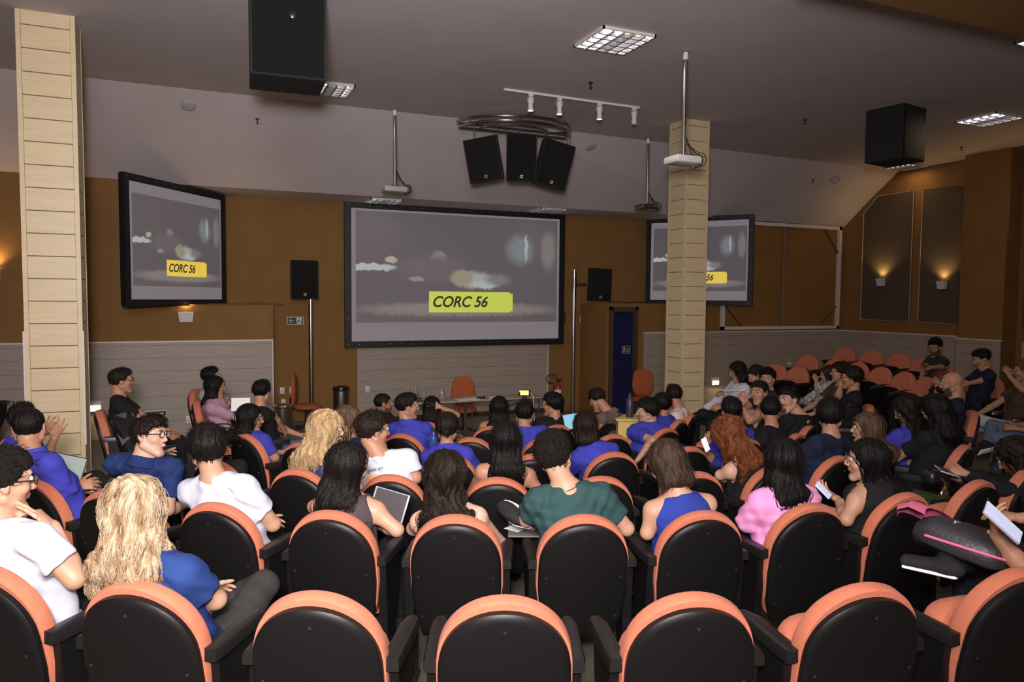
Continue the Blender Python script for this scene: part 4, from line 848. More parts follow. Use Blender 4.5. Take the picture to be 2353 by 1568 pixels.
# ================================================================== SCREENS
def slide_mat(name, w_, h_, gain=1., warm=0.):
    """soft projected picture: a plain dim arrangement of pale patches, in metres from the lower left corner"""
    m = bpy.data.materials.new(name); m.use_nodes = True; nt = m.node_tree; b = nt.nodes['Principled BSDF']; b.inputs['Base Color'].default_value = (.16, .15, .155, 1); b.inputs['Roughness'].default_value = .9
    tc = nt.nodes.new('ShaderNodeTexCoord'); nz = nt.nodes.new('ShaderNodeTexNoise'); nz.inputs['Scale'].default_value = 9 / h_ * 2; nz.inputs['Detail'].default_value = 8; nz.inputs['Roughness'].default_value = .65
    nt.links.new(tc.outputs['Object'], nz.inputs['Vector'])
    wv = nt.nodes.new('ShaderNodeVectorMath'); wv.operation = 'MULTIPLY_ADD'; wv.inputs[1].default_value = (.15 * w_ / 4, 0, .17 * h_ / 2); nt.links.new(nz.outputs['Color'], wv.inputs[0]); nt.links.new(tc.outputs['Object'], wv.inputs[2])
    base = nt.nodes.new('ShaderNodeRGB'); base.outputs[0].default_value = (.085, .072, .080, 1); cur = base.outputs[0]
    ox, oz = .075 * w_ / 4, .085 * h_ / 2
    for cx, cz, rx, rz, col, soft in ((.5, .12, .62, .085, (.24, .20, .185), .5), (.07, .50, .13, .035, (.50, .56, .54), .25), (.16, .57, .035, .035, (.48, .46, .32), .3), (.385, .60, .05, .085, (.26, .26, .24), .6), (.36, .50, .22, .16, (.125, .10, .105), .6),
                                      (.56, .40, .13, .10, (.42, .43, .40), .5), (.50, .42, .07, .09, (.34, .31, .20), .4), (.62, .36, .08, .05, (.48, .55, .54), .4), (.68, .40, .10, .08, (.22, .19, .19), .8), (.80, .70, .10, .20, (.20, .23, .245), .7), (.83, .72, .012, .16, (.40, .50, .54), .4), (.95, .70, .055, .25, (.20, .185, .175), .6), (.28, .40, .05, .03, (.30, .28, .25), .5)):
        s_ = nt.nodes.new('ShaderNodeVectorMath'); s_.operation = 'SUBTRACT'; nt.links.new(wv.outputs[0], s_.inputs[0]); s_.inputs[1].default_value = (cx * w_ + ox, 0, cz * h_ + oz)
        d_ = nt.nodes.new('ShaderNodeVectorMath'); d_.operation = 'MULTIPLY'; nt.links.new(s_.outputs[0], d_.inputs[0]); d_.inputs[1].default_value = (1 / (rx * w_), 0, 1 / (rz * h_))
        l_ = nt.nodes.new('ShaderNodeVectorMath'); l_.operation = 'LENGTH'; nt.links.new(d_.outputs[0], l_.inputs[0])
        r_ = nt.nodes.new('ShaderNodeMapRange'); r_.interpolation_type = 'SMOOTHSTEP'; nt.links.new(l_.outputs['Value'], r_.inputs[0]); r_.inputs[1].default_value = 1; r_.inputs[2].default_value = 1 - soft; r_.inputs[3].default_value = 0; r_.inputs[4].default_value = 1
        x_ = nt.nodes.new('ShaderNodeMix'); x_.data_type = 'RGBA'; nt.links.new(r_.outputs[0], x_.inputs[0]); nt.links.new(cur, x_.inputs[6]); x_.inputs[7].default_value = (*[c * gain for c in col], 1); cur = x_.outputs[2]
    nt.links.new(cur, b.inputs['Emission Color']); b.inputs['Emission Strength'].default_value = .82 * gain
    return m
CANV = mat('screen_canvas', (.17, .16, .165), .9, emit=((.175, .152, .168), 1.0))
BLACKB = mat('banner_text', (.04, .035, .03), .9, emit=((.045, .04, .036), .6))
def screen(name, A, B, z0, z1, label, img, ban, bcol, fr=.13):
    """A, B: floor-plan ends of the screen; img and ban: fractions (x0, x1, z0, z1)"""
    A, B = np.array(A, float), np.array(B, float); w_ = float(np.linalg.norm(B - A)); h_ = z1 - z0
    r = empty(name, (A[0], A[1], z0), math.atan2(B[1] - A[1], B[0] - A[0]), label=label, cat='projection screen', group='projection screens')
    b = MB(); b.box((0, -.03, 0), (w_, .05, fr)); b.box((0, -.03, h_ - fr), (w_, .05, h_)); b.box((0, -.03, fr), (fr, .05, h_ - fr)); b.box((w_ - fr, -.03, fr), (w_, .05, h_ - fr)); b.box((.02, .05, .02), (w_ - .02, .08, h_ - .02))
    f_ = b.build('screen_frame', M['frame'], r, smooth=False)
    b = MB(); n = int(w_ / .22)
    for i in range(n + 1):
        for z in (fr * .55, h_ - fr * .5): b.lathe([(.012, 0), (.009, .005), (.003, .007)], (0, 0, 0), 6); b.xf(Matrix.Translation((.07 + (w_ - .14) * i / n, -.03, z)) @ Matrix.Rotation(math.pi / 2, 4, 'X'), len(b.v) - 18)
    for i in range(1, int(h_ / .24)):
        for x in (.06, w_ - .06): b.lathe([(.012, 0), (.009, .005), (.003, .007)], (0, 0, 0), 6); b.xf(Matrix.Translation((x, -.03, fr + (h_ - 2 * fr) * i / int(h_ / .24))) @ Matrix.Rotation(math.pi / 2, 4, 'X'), len(b.v) - 18)
    st = b.build('rivets', M['dsteel'], f_); st['kind'] = 'stuff'
    b = MB(); b.box((fr - .01, -.012, fr - .01), (w_ - fr + .01, 0, h_ - fr + .01)); b.build('canvas', CANV, r, smooth=False)
    x0, x1, a0, a1 = img[0] * w_, img[1] * w_, img[2] * h_, img[3] * h_
    b = MB(); b.box((0, -.004, 0), (x1 - x0, 0, a1 - a0)); p = b.build('projected_picture', slide_mat(name + '_slide', x1 - x0, a1 - a0), r, smooth=False, loc=(x0, -.013, a0))
    x0, x1, a0, a1 = ban[0] * w_, ban[1] * w_, ban[2] * h_, ban[3] * h_; bw, bh = x1 - x0, a1 - a0
    b = MB(); b.box((0, -.003, 0), (bw * .965, 0, bh)); b.box((bw * .9, -.004, bh * .05), (bw, -.0005, bh * .93)); p = b.build('projected_banner', mat(name + '_banner', bcol, .9, emit=(bcol, .85)), r, smooth=False, loc=(x0, -.019, a0))
    text('banner_text', 'CORC 56', BLACKB, p, (bw * .03, -.006, bh * .27), bh * .72, shear=.28, bold=bh * .016, xs=bw * .62 / (bh * .72 * 3.92))
    return r
screen('projection_screen', (2.79, 14.70), (7.64, 14.70), 1.53, 4.42, 'large black-framed projection screen in the middle of the front wall', (.045, .962, .175, .94), (.355, .742, .245, .395), (.52, .60, .09))
screen('projection_screen', (-.90, 12.45), (.58, 14.50), 2.37, 4.37, 'smaller black-framed projection screen angled at the left', (.07, .94, .16, .86), (.37, .78, .245, .375), (.78, .58, .08), .11)
screen('projection_screen', (9.82, 14.72), (11.32, 12.82), 2.42, 4.42, 'smaller black-framed projection screen angled behind the right column', (.07, .94, .16, .88), (.37, .77, .245, .375), (.80, .60, .10), .11)
# cables lying on the two ledges
b = MB(); b.tube([(-.1, 13.7, 2.40), (.3, 13.9, 2.41), (.9, 13.8, 2.40), (1.1, 13.72, 2.45), (1.3, 13.7, 2.41), (1.5, 13.62, 2.40)], .008, 5); tag(b.build('cable', mat('brown_cable', (.05, .02, .012), .5)), 'thin dark cable trailing along the left ledge under the screen', 'cable')
b = MB(); b.tube([(8.2, 13.7, 2.47), (8.35, 13.7, 2.5), (8.6, 13.75, 2.47), (8.9, 13.7, 2.48), (9.4, 13.8, 2.465)], .008, 5); tag(b.build('cable', bpy.data.materials['brown_cable']), 'thin dark cable trailing above the blue door', 'cable')
# ================================================================== CEILING THINGS
SPN = math.atan2(1.1, 1.92)
def ceiling_fix(x, y, z, w_, power, label, em=5., rot=0.):
    r = empty('ceiling_light', (x, y, z), rot, label=label, cat='ceiling light', group='square louvred ceiling lights')
    s = w_ / 2; b = MB()
    for a, c in (((-s, -s), (s, -s + .02)), ((-s, s - .02), (s, s)), ((-s, -s), (-s + .02, s)), ((s - .02, -s), (s, s))): b.box((*a, -.035), (*c, -.004))
    b.build('light_frame', M['trimw'], r, smooth=False)
    b = MB(); b.box((-s + .02, -s + .02, -.012), (s - .02, s - .02, -.004)); b.build('reflector', mat('reflector', (.6, .58, .6), .3, .6, emit=((1, .93, .86), em * .06)), r, smooth=False)
    b = MB()
    for i in range(4): q = -s + .02 + (w_ - .04) * (i + .5) / 4; b.tube([(q, -s + .04, -.022), (q, s - .04, -.022)], .009, 8)
    b.build('tubes', mat('fluorescent_tube', (.9, .9, 1), .4, emit=((.86, .84, 1.), em)), r)
    b = MB()
    for i in range(1, 5):
        q = -s + (w_) * i / 5; b.box((q - .012, -s + .02, -.05), (q + .012, s - .02, -.012)); b.box((-s + .02, q - .012, -.05), (s - .02, q + .012, -.012))
    b.build('louvre', M['grey'], r, smooth=False)
    if power: o = lamp('AREA', 'tube_light', (x, y, z - .06), power, (1, .62, .32) if x > 8 else (1, .88, .76), w_ * .8); o.rotation_euler = (0, 0, 0)
    return r
ceiling_fix(4.48, 7.45, 5.5, .68, 14, 'large lit louvred ceiling light above the centre rows', 14)
ceiling_fix(1.85, 10.82, 5.5, .62, 8, 'lit louvred ceiling light partly behind the left hanging speaker', 9)
ceiling_fix(11.85, 8.05, 5.5, .68, 16, 'lit louvred ceiling light at the right edge beyond the black box speaker', 12)
ceiling_fix(8.95, 5.28, 5.5, .66, 6, 'louvred ceiling light cut off by the top right corner', 12)
ceiling_fix(14.42, 11.6, 5.5, .62, 5, 'dim louvred ceiling light below the right hanging speaker', 1.5)
ceiling_fix(3.42, 14.1, 4.4, .62, 1.5, 'louvred light in the low soffit above the big screen, left one', 3)
ceiling_fix(6.88, 14.0, 4.4, .62, 1.5, 'louvred light in the low soffit above the big screen, right one', 1.2)
def on_slope(y): return 5.5 - (y - 11.75) * 1.1 / 1.91
for x, y, lb in ((.02, 12.03, 'left of the centre'), (6.77, 12.03, 'beside the speaker cluster'), (13.2, 12.4, 'near the right wall')):
    r = MB(); r.lathe([(.105, 0), (.105, -.015), (.09, -.03), (.06, -.036), (.0, -.037)], n=24); o = r.build('ceiling_speaker', M['grey']); o.location = (x, y, on_slope(y) - .002 + (.1 if x > 13 else 0)); o.rotation_euler = (-SPN, 0, 0)
    tag(o, f'round flush ceiling speaker on the sloping ceiling {lb}', 'ceiling speaker', 'round ceiling speakers')
for x, y, z, lb in ((5.08, 9.05, 5.5, 'between the big light and the track'), (9.28, 9.38, 5.5, 'left of the right hanging speaker'), (13.58, 9.74, 5.5, 'near the right wall pilaster'), (.99, 12.16, None, 'on the slope under the left hanging speaker'), (12.6, 12.45, None, 'on the slope near the right wall')):
    z = on_slope(y) + (.1 if x > 12 else 0) if z is None else z
    b = MB(); b.lathe([(.035, 0), (.03, -.008), (.010, -.012), (.010, -.035), (.014, -.04), (.004, -.045), (.004, -.062), (.026, -.066), (.026, -.07)], n=10); o = b.build('sprinkler', mat('dark_brass', (.06, .04, .03), .4, .8)); o.location = (x, y, z)
    tag(o, f'small dark ceiling sprinkler {lb}', 'sprinkler', 'ceiling sprinklers')
def logo(parent, x, y, z, s=.045, m=None):
    b = MB(); t = s * .16
    b.box((x, y, z), (x + t, y + .002, z + s)); b.box((x, y, z + s - t), (x + s * .4, y + .002, z + s)); b.box((x, y, z + s * .42), (x + s * .35, y + .002, z + s * .55))
    b.box((x + s * .45, y, z + s - t), (x + s, y + .002, z + s)); b.box((x + s * .45, y, z), (x + s, y + .002, z + t)); b.add([(x + s * .8, y, z + s - t), (x + s, y, z + s - t), (x + s * .65, y, z + t), (x + s * .45, y, z + t)], [(0, 1, 2, 3)])
    return b.build('maker_mark', m or M['white'], parent, smooth=False)
def speaker(name, loc, rz, w_, d_, h_, label, roll=0., tilt=0., lg=True, gold=False, taper=.78):
    r = empty(name, loc, rz, label=label, cat='speaker'); r.rotation_euler = (math.radians(tilt), math.radians(roll), rz)
    b = MB(); s = w_ / 2; o2 = [(-s, 0), (s, 0), (s * 1.0, d_ * .35), (s * taper, d_), (-s * taper, d_), (-s, d_ * .35)]
    b.loft([[(x * k, .5 * d_ + (y - .5 * d_) * k, z) for x, y in o2] for z, k in ((-h_ / 2, .97), (-h_ / 2 + .01, 1), (h_ / 2 - .01, 1), (h_ / 2, .97))]); b.build('cabinet', M['spk'], r, angle=25)
    b = MB(); b.box((-s * .95, -.012, -h_ * .48), (s * .95, .004, h_ * .48), .01); g_ = b.build('grille', mat('speaker_grille', (.008, .008, .009), .6, bump=(600, 1.)), r)
    if lg: logo(g_, -.022, -.015, -h_ * .43, .05, mat('gold_mark', (.7, .5, .1), .4) if gold else None)
    return r
speaker('hanging_speaker', (.88, 7.3, 5.05), math.radians(-3), .68, .58, .92, 'big black ceiling speaker at the upper left', lg=False, taper=1.)
b = MB(); b.lathe([(.04, 0), (.035, .012), (.012, .02)], n=16); o = b.build('knob', M['blackgloss']); o.matrix_world = Matrix.Translation((.92, 7.29, 5.16)) @ Matrix.Rotation(math.pi / 2, 4, 'X'); b.xf(Matrix()); o.parent = bpy.data.objects['hanging_speaker']; o.matrix_parent_inverse = Matrix.Translation((-.88, -7.3, -5.05))
speaker('hanging_speaker', (10.12, 8.02, 5.1), math.radians(10), .62, .6, .82, 'black box speaker on the ceiling at the right', lg=False, taper=1.)
# ring of steel tubes and the three speakers under it
rg = empty('speaker_rig', (5.02, 11.55, 5.38), 0, label='curved steel tube rig on the ceiling holding three speakers', cat='speaker rig')
def arc(cx, cy, rx, ry, z, a0=180, a1=360, n=26): return [(cx + rx * math.cos(math.radians(a0 + (a1 - a0) * i / n)), cy + ry * math.sin(math.radians(a0 + (a1 - a0) * i / n)), z) for i in range(n + 1)]
b = MB(); b.tube(arc(0, 0, 1.0, .85, .02), .022, 8); b.tube(arc(0, 0, .97, .80, -.06), .022, 8); b.tube([(-1, 0, .0), (1, 0, .0)], .022, 8); b.tube([(-.97, 0, -.07), (.97, 0, -.07)], .022, 8); b.tube(arc(0, .0, .6, .42, -.03), .018, 8); b.tube([(-.6, -.1, -.03), (-.9, -.3, -.03)], .016, 6); b.tube([(.6, -.1, -.03), (.9, -.3, -.03)], .016, 6)
b.build('ring_tubes', M['steel'], rg)
b = MB()
for x in (-.7, 0, .7): b.tube([(x, -.3, .0), (x, -.3, .12)], .012, 6)
b.build('hangers', M['steel'], rg)
for x, z0, z1, y in ((-.86, 0, -.32, -.42), (-.5, 0, -.26, -.5), (-.36, 0, -.22, -.5), (-.12, 0, -.2, -.5), (.26, 0, -.2, -.5), (.38, 0, -.2, -.5), (.78, 0, -.3, -.45), (.85, 0, -.32, -.42)):
    b = MB(); n = 9
    for i in range(n):
        zc = z0 - (z0 - z1) * (i + .5) / n; b.tube([(x + (.007 * math.cos(t) if i % 2 else 0), y + (0 if i % 2 else .007 * math.cos(t)), zc + .02 * math.sin(t)) for t in [2 * math.pi * k / 6 for k in range(7)]], .0035, 4, caps=False)
    b.build('chain', M['dsteel'], rg)
speaker('hanging_speaker', (4.26, 11.0, 4.72), math.radians(-34), .54, .36, .68, 'left black speaker of the cluster of three', roll=-9, tilt=8, gold=True)
speaker('hanging_speaker', (4.88, 10.9, 4.78), math.radians(-22), .48, .36, .74, 'middle black speaker of the cluster of three', tilt=8)
speaker('hanging_speaker', (5.54, 11.0, 4.74), math.radians(-4), .54, .38, .74, 'right black speaker of the cluster of three, tilted outwards', roll=12, tilt=8)
# track with four spot lamps
t = empty('track_light', (5.25, 9.83, 5.5), math.radians(1.2), label='white ceiling track with four spot lamps in front of the speaker cluster', cat='track light')
b = MB(); b.box((-1.14, -.017, -.03), (1.14, .017, 0)); b.build('track', M['white'], t, smooth=False)
for i, x in enumerate((-.72, -.25, .43, 1.05)):
    b = MB(); b.box((x - .035, -.015, -.06), (x + .035, .015, -.03)); b.tube([(x, 0, -.06), (x + .045, 0, -.075), (x + .045, 0, -.15)], .005, 5); b.tube([(x, 0, -.06), (x - .045, 0, -.075), (x - .045, 0, -.15)], .005, 5); br = b.build('lamp_bracket', M['white'], t)
    b = MB(); b.lathe([(.022, 0), (.034, -.01), (.036, -.05), (.036, -.14), (.046, -.19), (.040, -.19), (.03, -.165)], (x, 0, -.075), 20); b.build('spot_lamp', M['white'], br)
    if i < 3:
        b = MB(); b.lathe([(.001, -.176), (.038, -.18), (.034, -.184), (.001, -.186)], (x, 0, -.075), 16); b.build('bulb', mat('warm_bulb', (1, .9, .7), .4, emit=((1, .72, .35), 14)), br)
        lamp('SPOT', 'spot_light', (5.25 + x, 9.83, 5.2), 14, (1, .8, .55), .03, (5.25 + x + .2, 12.6, 0), 70)
# projectors on steel poles
def projector(x, y, ztop, zb, label, side_=1, body=None):
    r = empty('projector', (x, y, zb), 0, label=label, cat='projector', group='ceiling projectors')
    b = MB(); b.lathe([(.028, .11), (.028, ztop - zb)], n=14); b.lathe([(.05, ztop - zb - .02), (.05, ztop - zb)], n=14); b.build('pole', M['steel'], r)
    b = MB(); b.lathe([(.032, ztop - zb - .10), (.032, ztop - zb - .02)], n=14); b.build('pole_collar', M['white'], r)
    b = MB(); b.box((-.19, -.14, 0), (.17, .14, .085), .015); b.build('projector_body', body or M['white'], r)
    b = MB(); b.lathe([(.035, 0), (.035, .03), (.028, .032)], n=16); b.xf(Matrix.Translation((.09, .13, .045)) @ Matrix.Rotation(-math.pi / 2, 4, 'X')); b.build('projector_lens', M['blackgloss'], r)
    b = MB()
    for q in ((-.1, -.08), (.1, .08), (-.1, .08), (.1, -.08)): b.tube([(q[0], q[1], .08), (q[0] * .2, q[1] * .2, .12)], .006, 5)
    b.build('mount', M['dsteel'], r)
    rr = random.Random(x * 7)
    b = MB()
    for k in range(5):
        a = rr.uniform(.04, .09); b.tube([(.15 + rr.uniform(-.02, .04), -.1 + .05 * k, .05)] + [(.2 + a * math.cos(q) * .9, -.08 + .04 * k, .06 + a * math.sin(q)) for q in [i * .5 - 2 for i in range(9)]] + [(.02, 0, .25 + .03 * k)], .005, 5)
    b.build('cables', M['rubber'], r)
projector(3.0, 11.6, 5.5, 4.2, 'pale projector on a long steel pole, left of the speaker cluster', body=M['grey'])
projector(7.76, 11.65, 5.5, 4.2, 'dark projector on a long steel pole, left of the right column', body=M['dsteel'])
projector(5.47, 7.45, 5.5, 4.17, 'white projector on a steel pole in front of the right column')
# ================================================================== WALL THINGS
def sconce(x, y, z, nx, ny, label, power=5, w_=.2):
    rz = math.atan2(nx, -ny) ; r = empty('wall_sconce', (x, y, z), rz, label=label, cat='wall lamp', group='white up-lighting wall sconces')
    b = MB(); b.loft([[(-w_ / 2, 0, 0), (w_ / 2, 0, 0), (w_ / 2, -.10, 0), (-w_ / 2, -.10, 0)][::1], [(-w_ * .42, 0, -.17), (w_ * .42, 0, -.17), (w_ * .42, -.055, -.17), (-w_ * .42, -.055, -.17)]], caps=False)
    b.quad((-w_ * .42, 0, -.17), (w_ * .42, 0, -.17), (w_ * .42, -.055, -.17), (-w_ * .42, -.055, -.17)); b.build('sconce_body', M['white'], r, smooth=False)
    b = MB(); b.tube([(-w_ * .3, -.05, -.03), (w_ * .3, -.05, -.03)], .012, 8); b.build('bulb', mat('sconce_bulb', (1, .8, .5), .4, emit=((1, .58, .2), 18)), r)
    o = lamp('SPOT', 'sconce_light', (x + nx * .07, y + ny * .07, z + .012), power, (1, .60, .22), .03, (x + nx * .03, y + ny * .03, z + 1), 125, blend=.9)
sconce(14.78, 12.42, 3.07, -1, 0, 'lit wall sconce on the left acoustic panel of the right wall', 26)
sconce(14.78, 10.89, 2.98, -1, 0, 'lit wall sconce on the right acoustic panel of the right wall', 26)
sconce(-.07, 13.62, 2.27, 0, -1, 'lit wall sconce under the left screen', 26, .24)
sconce(-2.76, 13.64, 2.92, 0, -1, 'lit wall sconce cut off by the left picture edge', 34)
sconce(14.39, 8.2, 2.95, -1, 0, 'wall sconce on the right wall beyond the frame', 40)
for x, y, z, lb in ((-1.45, 13.6, .72, 'left of the man in profile, by the left column'), (10.99, 13.6, .66, 'on the right planks beside the right column')):
    r = empty('step_light', (x, y, z), 0, label=f'low lit step light {lb}', cat='step light', group='low step lights')
    b = MB(); b.box((-.1, -.02, -.06), (.1, .02, .11)); b.build('plate', M['white'], r, smooth=False)
    b = MB(); b.box((-.085, -.028, -.055), (.085, -.018, .03)); b.build('diffuser', mat('step_light_glow', (1, .9, .7), .5, emit=((1, .80, .42), 9)), r, smooth=False)
    lamp('AREA', 'step_light_lamp', (x, y - .06, z), 4.5, (1, .72, .32), .15, (x, y - .5, z - .45))
# exit signs
def exit_sign(x, y, z, w_, h_, label, left=True, man=True):
    r = empty('exit_sign', (x, y, z), 0, label=label, cat='exit sign'); b = MB(); b.box((0, -.012, 0), (w_, 0, h_)); b.build('sign_plate', M['paper'], r, smooth=False)
    b = MB(); b.box((.01, -.015, .01), (w_ - .01, -.012, h_ - .01)); f_ = b.build('sign_field', mat('sign_dark', (.03, .025, .02), .5), r, smooth=False)
    b = MB(); cx = w_ * (.27 if left else .73) if man else w_ * .75; u_ = h_ * .22; s = -1 if left else 1
    b.tube([(cx - s * u_ * 1.1, -.017, h_ / 2), (cx + s * u_ * 1.1, -.017, h_ / 2)], h_ * .045, 4); b.tube([(cx + s * u_ * .2, -.017, h_ / 2 + u_), (cx + s * u_ * 1.2, -.017, h_ / 2), (cx + s * u_ * .2, -.017, h_ / 2 - u_)], h_ * .045, 4)
    if man:
        mx = w_ * (.73 if left else .27)
        b.box((mx - w_ * .15, -.0165, h_ * .12), (mx + w_ * .15, -.015, h_ * .88)); b.build('arrow', M['paper'], f_, smooth=False); b = MB()
        b.tube([(mx, -.019, h_ * .74), (mx + .001, -.019, h_ * .76)], h_ * .07, 6); b.tube([(mx, -.019, h_ * .68), (mx + s * .01, -.019, h_ * .45)], h_ * .06, 5); b.tube([(mx + s * .01, -.019, h_ * .45), (mx + s * h_ * .22, -.019, h_ * .34), (mx + s * h_ * .2, -.019, h_ * .16)], h_ * .04, 4); b.tube([(mx + s * .01, -.019, h_ * .45), (mx - s * h_ * .14, -.019, h_ * .28), (mx - s * h_ * .3, -.019, h_ * .2)], h_ * .04, 4); b.tube([(mx - s * h_ * .24, -.019, h_ * .48), (mx, -.019, h_ * .64), (mx + s * h_ * .24, -.019, h_ * .58)], h_ * .035, 4)
        b.build('running_figure', bpy.data.materials['sign_dark'], f_, smooth=False)
    else: b.build('arrow', M['paper'], f_, smooth=False)
exit_sign(1.70, 14.79, 2.0, .31, .15, 'exit sign with left arrow on the front wall under the left speaker')
exit_sign(8.10, 13.63 + 1.15, 2.0, .26, .14, 'exit sign with right arrow on the front wall left of the blue door', left=False)
exit_sign(-.72, 13.62, .52, .33, .10, 'low sign with a right arrow on the left planks', left=False, man=False)
b = MB(); b.box((7.62, 14.76, 2.0), (7.73, 14.79, 2.24)); o = b.build('wall_sign', mat('sign_maroon', (.12, .03, .02), .5), smooth=False); tag(o, 'small dark sign half hidden by the big screen edge', 'sign')
def plate(x, y, z, label, n=1, w_=.085, h_=.13):
    r = empty('socket_plate', (x, y, z), 0, label=label, cat='wall socket', group='white socket plates'); b = MB(); b.box((-w_ / 2, -.012, 0), (w_ / 2, 0, h_), .004); b.build('cover', M['white'], r)
    b = MB(); b.box((-.018, -.015, h_ * .6), (.018, -.011, h_ * .72)); b.box((-.018, -.015, h_ * .25), (.018, -.011, h_ * .45)); b.build('insert', M['grey'], r, smooth=False)
for x, z, lb in ((1.60, .66, 'upper left of the four'), (1.78, .66, 'upper right of the four'), (1.62, .43, 'lower left of the four'), (1.80, .43, 'lower right of the four')): plate(x, 14.79, z, f'white socket plate on the front wall, {lb}')
plate(-.05, 13.62, .38, 'white socket plate on the left planks behind the seats')
plate(3.25, 14.77, .62, 'white socket plate on the planks behind the man in dark red')
plate(13.2, 13.62, .98, 'wide white socket plate on the right planks', w_=.13, h_=.08)
# speakers on poles
def pole_speaker(x, y, z0, z1, label):
    r = empty('speaker_pole', (x, y, floor_z(x, y)), 0, label=label, cat='pole'); b = MB(); b.lathe([(.045, 0), (.045, z1 - floor_z(x, y))], n=16); b.build('pole', M['steel'], r); b = MB(); b.lathe([(.09, 0), (.09, .012), (.05, .018)], n=20); b.build('base_plate', M['dsteel'], r); return r
pole_speaker(2.10, 14.45, 0, 3.0, 'polished steel pole carrying the left wall speaker')
speaker('wall_speaker', (1.95, 14.12, 2.86), 0, .49, .32, .71, 'black speaker on the polished pole left of the big screen')
r = pole_speaker(7.74, 14.40, 0, 3.18, 'tall polished steel pole right of the big screen'); b = MB(); b.tube([(.04, 0, 2.86), (.28, -.02, 2.86)], .025, 8); b.lathe([(.055, 2.78), (.055, 3.0)], n=14); b.build('bracket', M['dsteel'], r)
speaker('wall_speaker', (8.24, 14.10, 2.86), math.radians(-8), .50, .3, .70, 'black speaker bracketed to the pole right of the big screen', roll=2)
# ================================================================== STAGE THINGS
def swivel(x, y, rz, label, m=M['orange2'], z=None):
    z = floor_z(x, y) if z is None else z
    r = empty('swivel_chair', (x, y, z), math.radians(rz), label=label, cat='office chair', group='orange swivel chairs'); b = MB()
    o2 = [(-.13, .50), (-.21, .62), (-.225, .76), (-.20, .95), (-.15, 1.03), (-.06, 1.06), (.06, 1.06), (.15, 1.03), (.20, .95), (.225, .76), (.21, .62), (.13, .50)]
    b.loft([[(X * k, y_ + .25 * X * X * 2, .78 + (Z - .78) * k) for X, Z in o2] for y_, k in ((-.26, .9), (-.25, 1), (-.21, 1), (-.195, .93), (-.19, .6))]); b.build('backrest', m, r, angle=50)
    b = MB(); b.loft([[(.24 * k * math.cos(t) * (1.0), .02 + .24 * k * math.sin(t), Z) for t in [2 * math.pi * i / 24 for i in range(24)]] for Z, k in ((.42, .9), (.43, 1), (.47, 1.02), (.49, .93), (.495, .6))]); b.build('seat', m, r, angle=50)
    b = MB(); b.lathe([(.03, .1), (.03, .42)], n=12); b.box((-.1, -.1, .40), (.1, .1, .425)); b.tube([(0, -.05, .41), (0, -.27, .42), (0, -.28, .62)], .016, 6); b.build('column', M['blackgloss'], r)
    for k in range(5): a = 2 * math.pi * k / 5 + .3; b = MB(); b.tube([(0, 0, .11), (.28 * math.cos(a), .28 * math.sin(a), .06)], [.022, .014], 6); lg_ = b.build('base_leg', M['blackgloss'], r); b = MB(); b.lathe([(.001, 0), (.02, .004), (.026, .025), (.02, .05), (.001, .055)], (.28 * math.cos(a), .28 * math.sin(a), 0), 10); b.build('castor', M['rubber'], lg_)
swivel(4.66, 12.95, 165, 'orange swivel chair behind the stage table')
swivel(1.88, 13.55, 255, 'orange swivel chair in front of the left speaker pole')
swivel(8.62, 12.95, 150, 'orange swivel chair in front of the blue door')
for x0, x1, lb in ((3.25, 4.42, 'left'), (4.43, 5.85, 'right')):
    t = empty('stage_table', ((x0 + x1) / 2, 12.25, 0), math.radians(-1.5), label=f'pale topped stage table with thin chrome legs, {lb} one of two', cat='table', group='stage tables'); hw = (x1 - x0) / 2
    b = MB(); b.box((-hw, -.27, .74), (hw, .27, .765), .004); b.build('tabletop', mat('pale_laminate', (.45, .37, .28), .4), t)
    b = MB(); b.box((-hw + .003, -.268, .728), (hw - .003, .268, .74)); b.build('edge_band', M['rubber'], t, smooth=False)
    for x in (-hw + .07, hw - .07):
        b = MB(); b.tube([(x, -.2, .73), (x, -.2, .03)], .014, 8); b.tube([(x + .03, .2, .73), (x + .03, .2, .03)], .014, 8); b.tube([(x + .015, -.3, .02), (x + .015, .3, .02)], .016, 8); b.build('leg', M['chrome'], t)
GLASS = mat('clear_glass', (.92, .95, .95), .03, trans=.9, alpha=.45)
t = empty('tray', (3.62, 12.3, .768), 0, label='dark tray with glasses at the left end of the stage table', cat='tray'); b = MB(); b.lathe([(.0, 0), (.2, 0), (.215, .012), (.2, .004)], n=24); b.build('tray_plate', M['blackgloss'], t)
for i, (x, y, h_, r_, lb) in enumerate(((3.48, 12.3, .21, .036, 'tall clear glass pitcher on the dark tray'), (3.56, 12.38, .25, .045, 'tallest clear glass bottle on the dark tray'), (3.68, 12.27, .16, .042, 'steel-banded glass jar on the dark tray'), (3.77, 12.36, .10, .032, 'small drinking glass on the dark tray'), (4.02, 12.32, .19, .05, 'clear round pitcher right of the dark tray'))):
    b = MB(); b.lathe([(r_ * .8, 0), (r_, .01), (r_, h_ * .6), (r_ * .7, h_ * .85), (r_ * .75, h_), (r_ * .68, h_), (r_ * .62, h_ * .85), (r_ * .9, h_ * .6), (r_ * .9, .02), (.001, .015)], n=18); o = b.build('glass_vessel', GLASS); o.location = (x, y, .775); tag(o, lb, 'glassware', 'glassware on the stage table')
b = MB(); b.box((-.2, -.11, 0), (.2, .11, .006)); o = b.build('paper_sheet', M['paper'], smooth=False); o.location = (4.42, 12.12, .767); o.rotation_euler = (0, 0, .1); tag(o, 'white paper sheet on the stage table in front of the orange chair', 'paper')
b = MB(); b.box((-.12, -.05, 0), (.12, .05, .01)); o = b.build('leaflet', M['paper'], smooth=False); o.location = (4.98, 12.2, .767); tag(o, 'small leaflet on the right part of the stage table', 'paper')
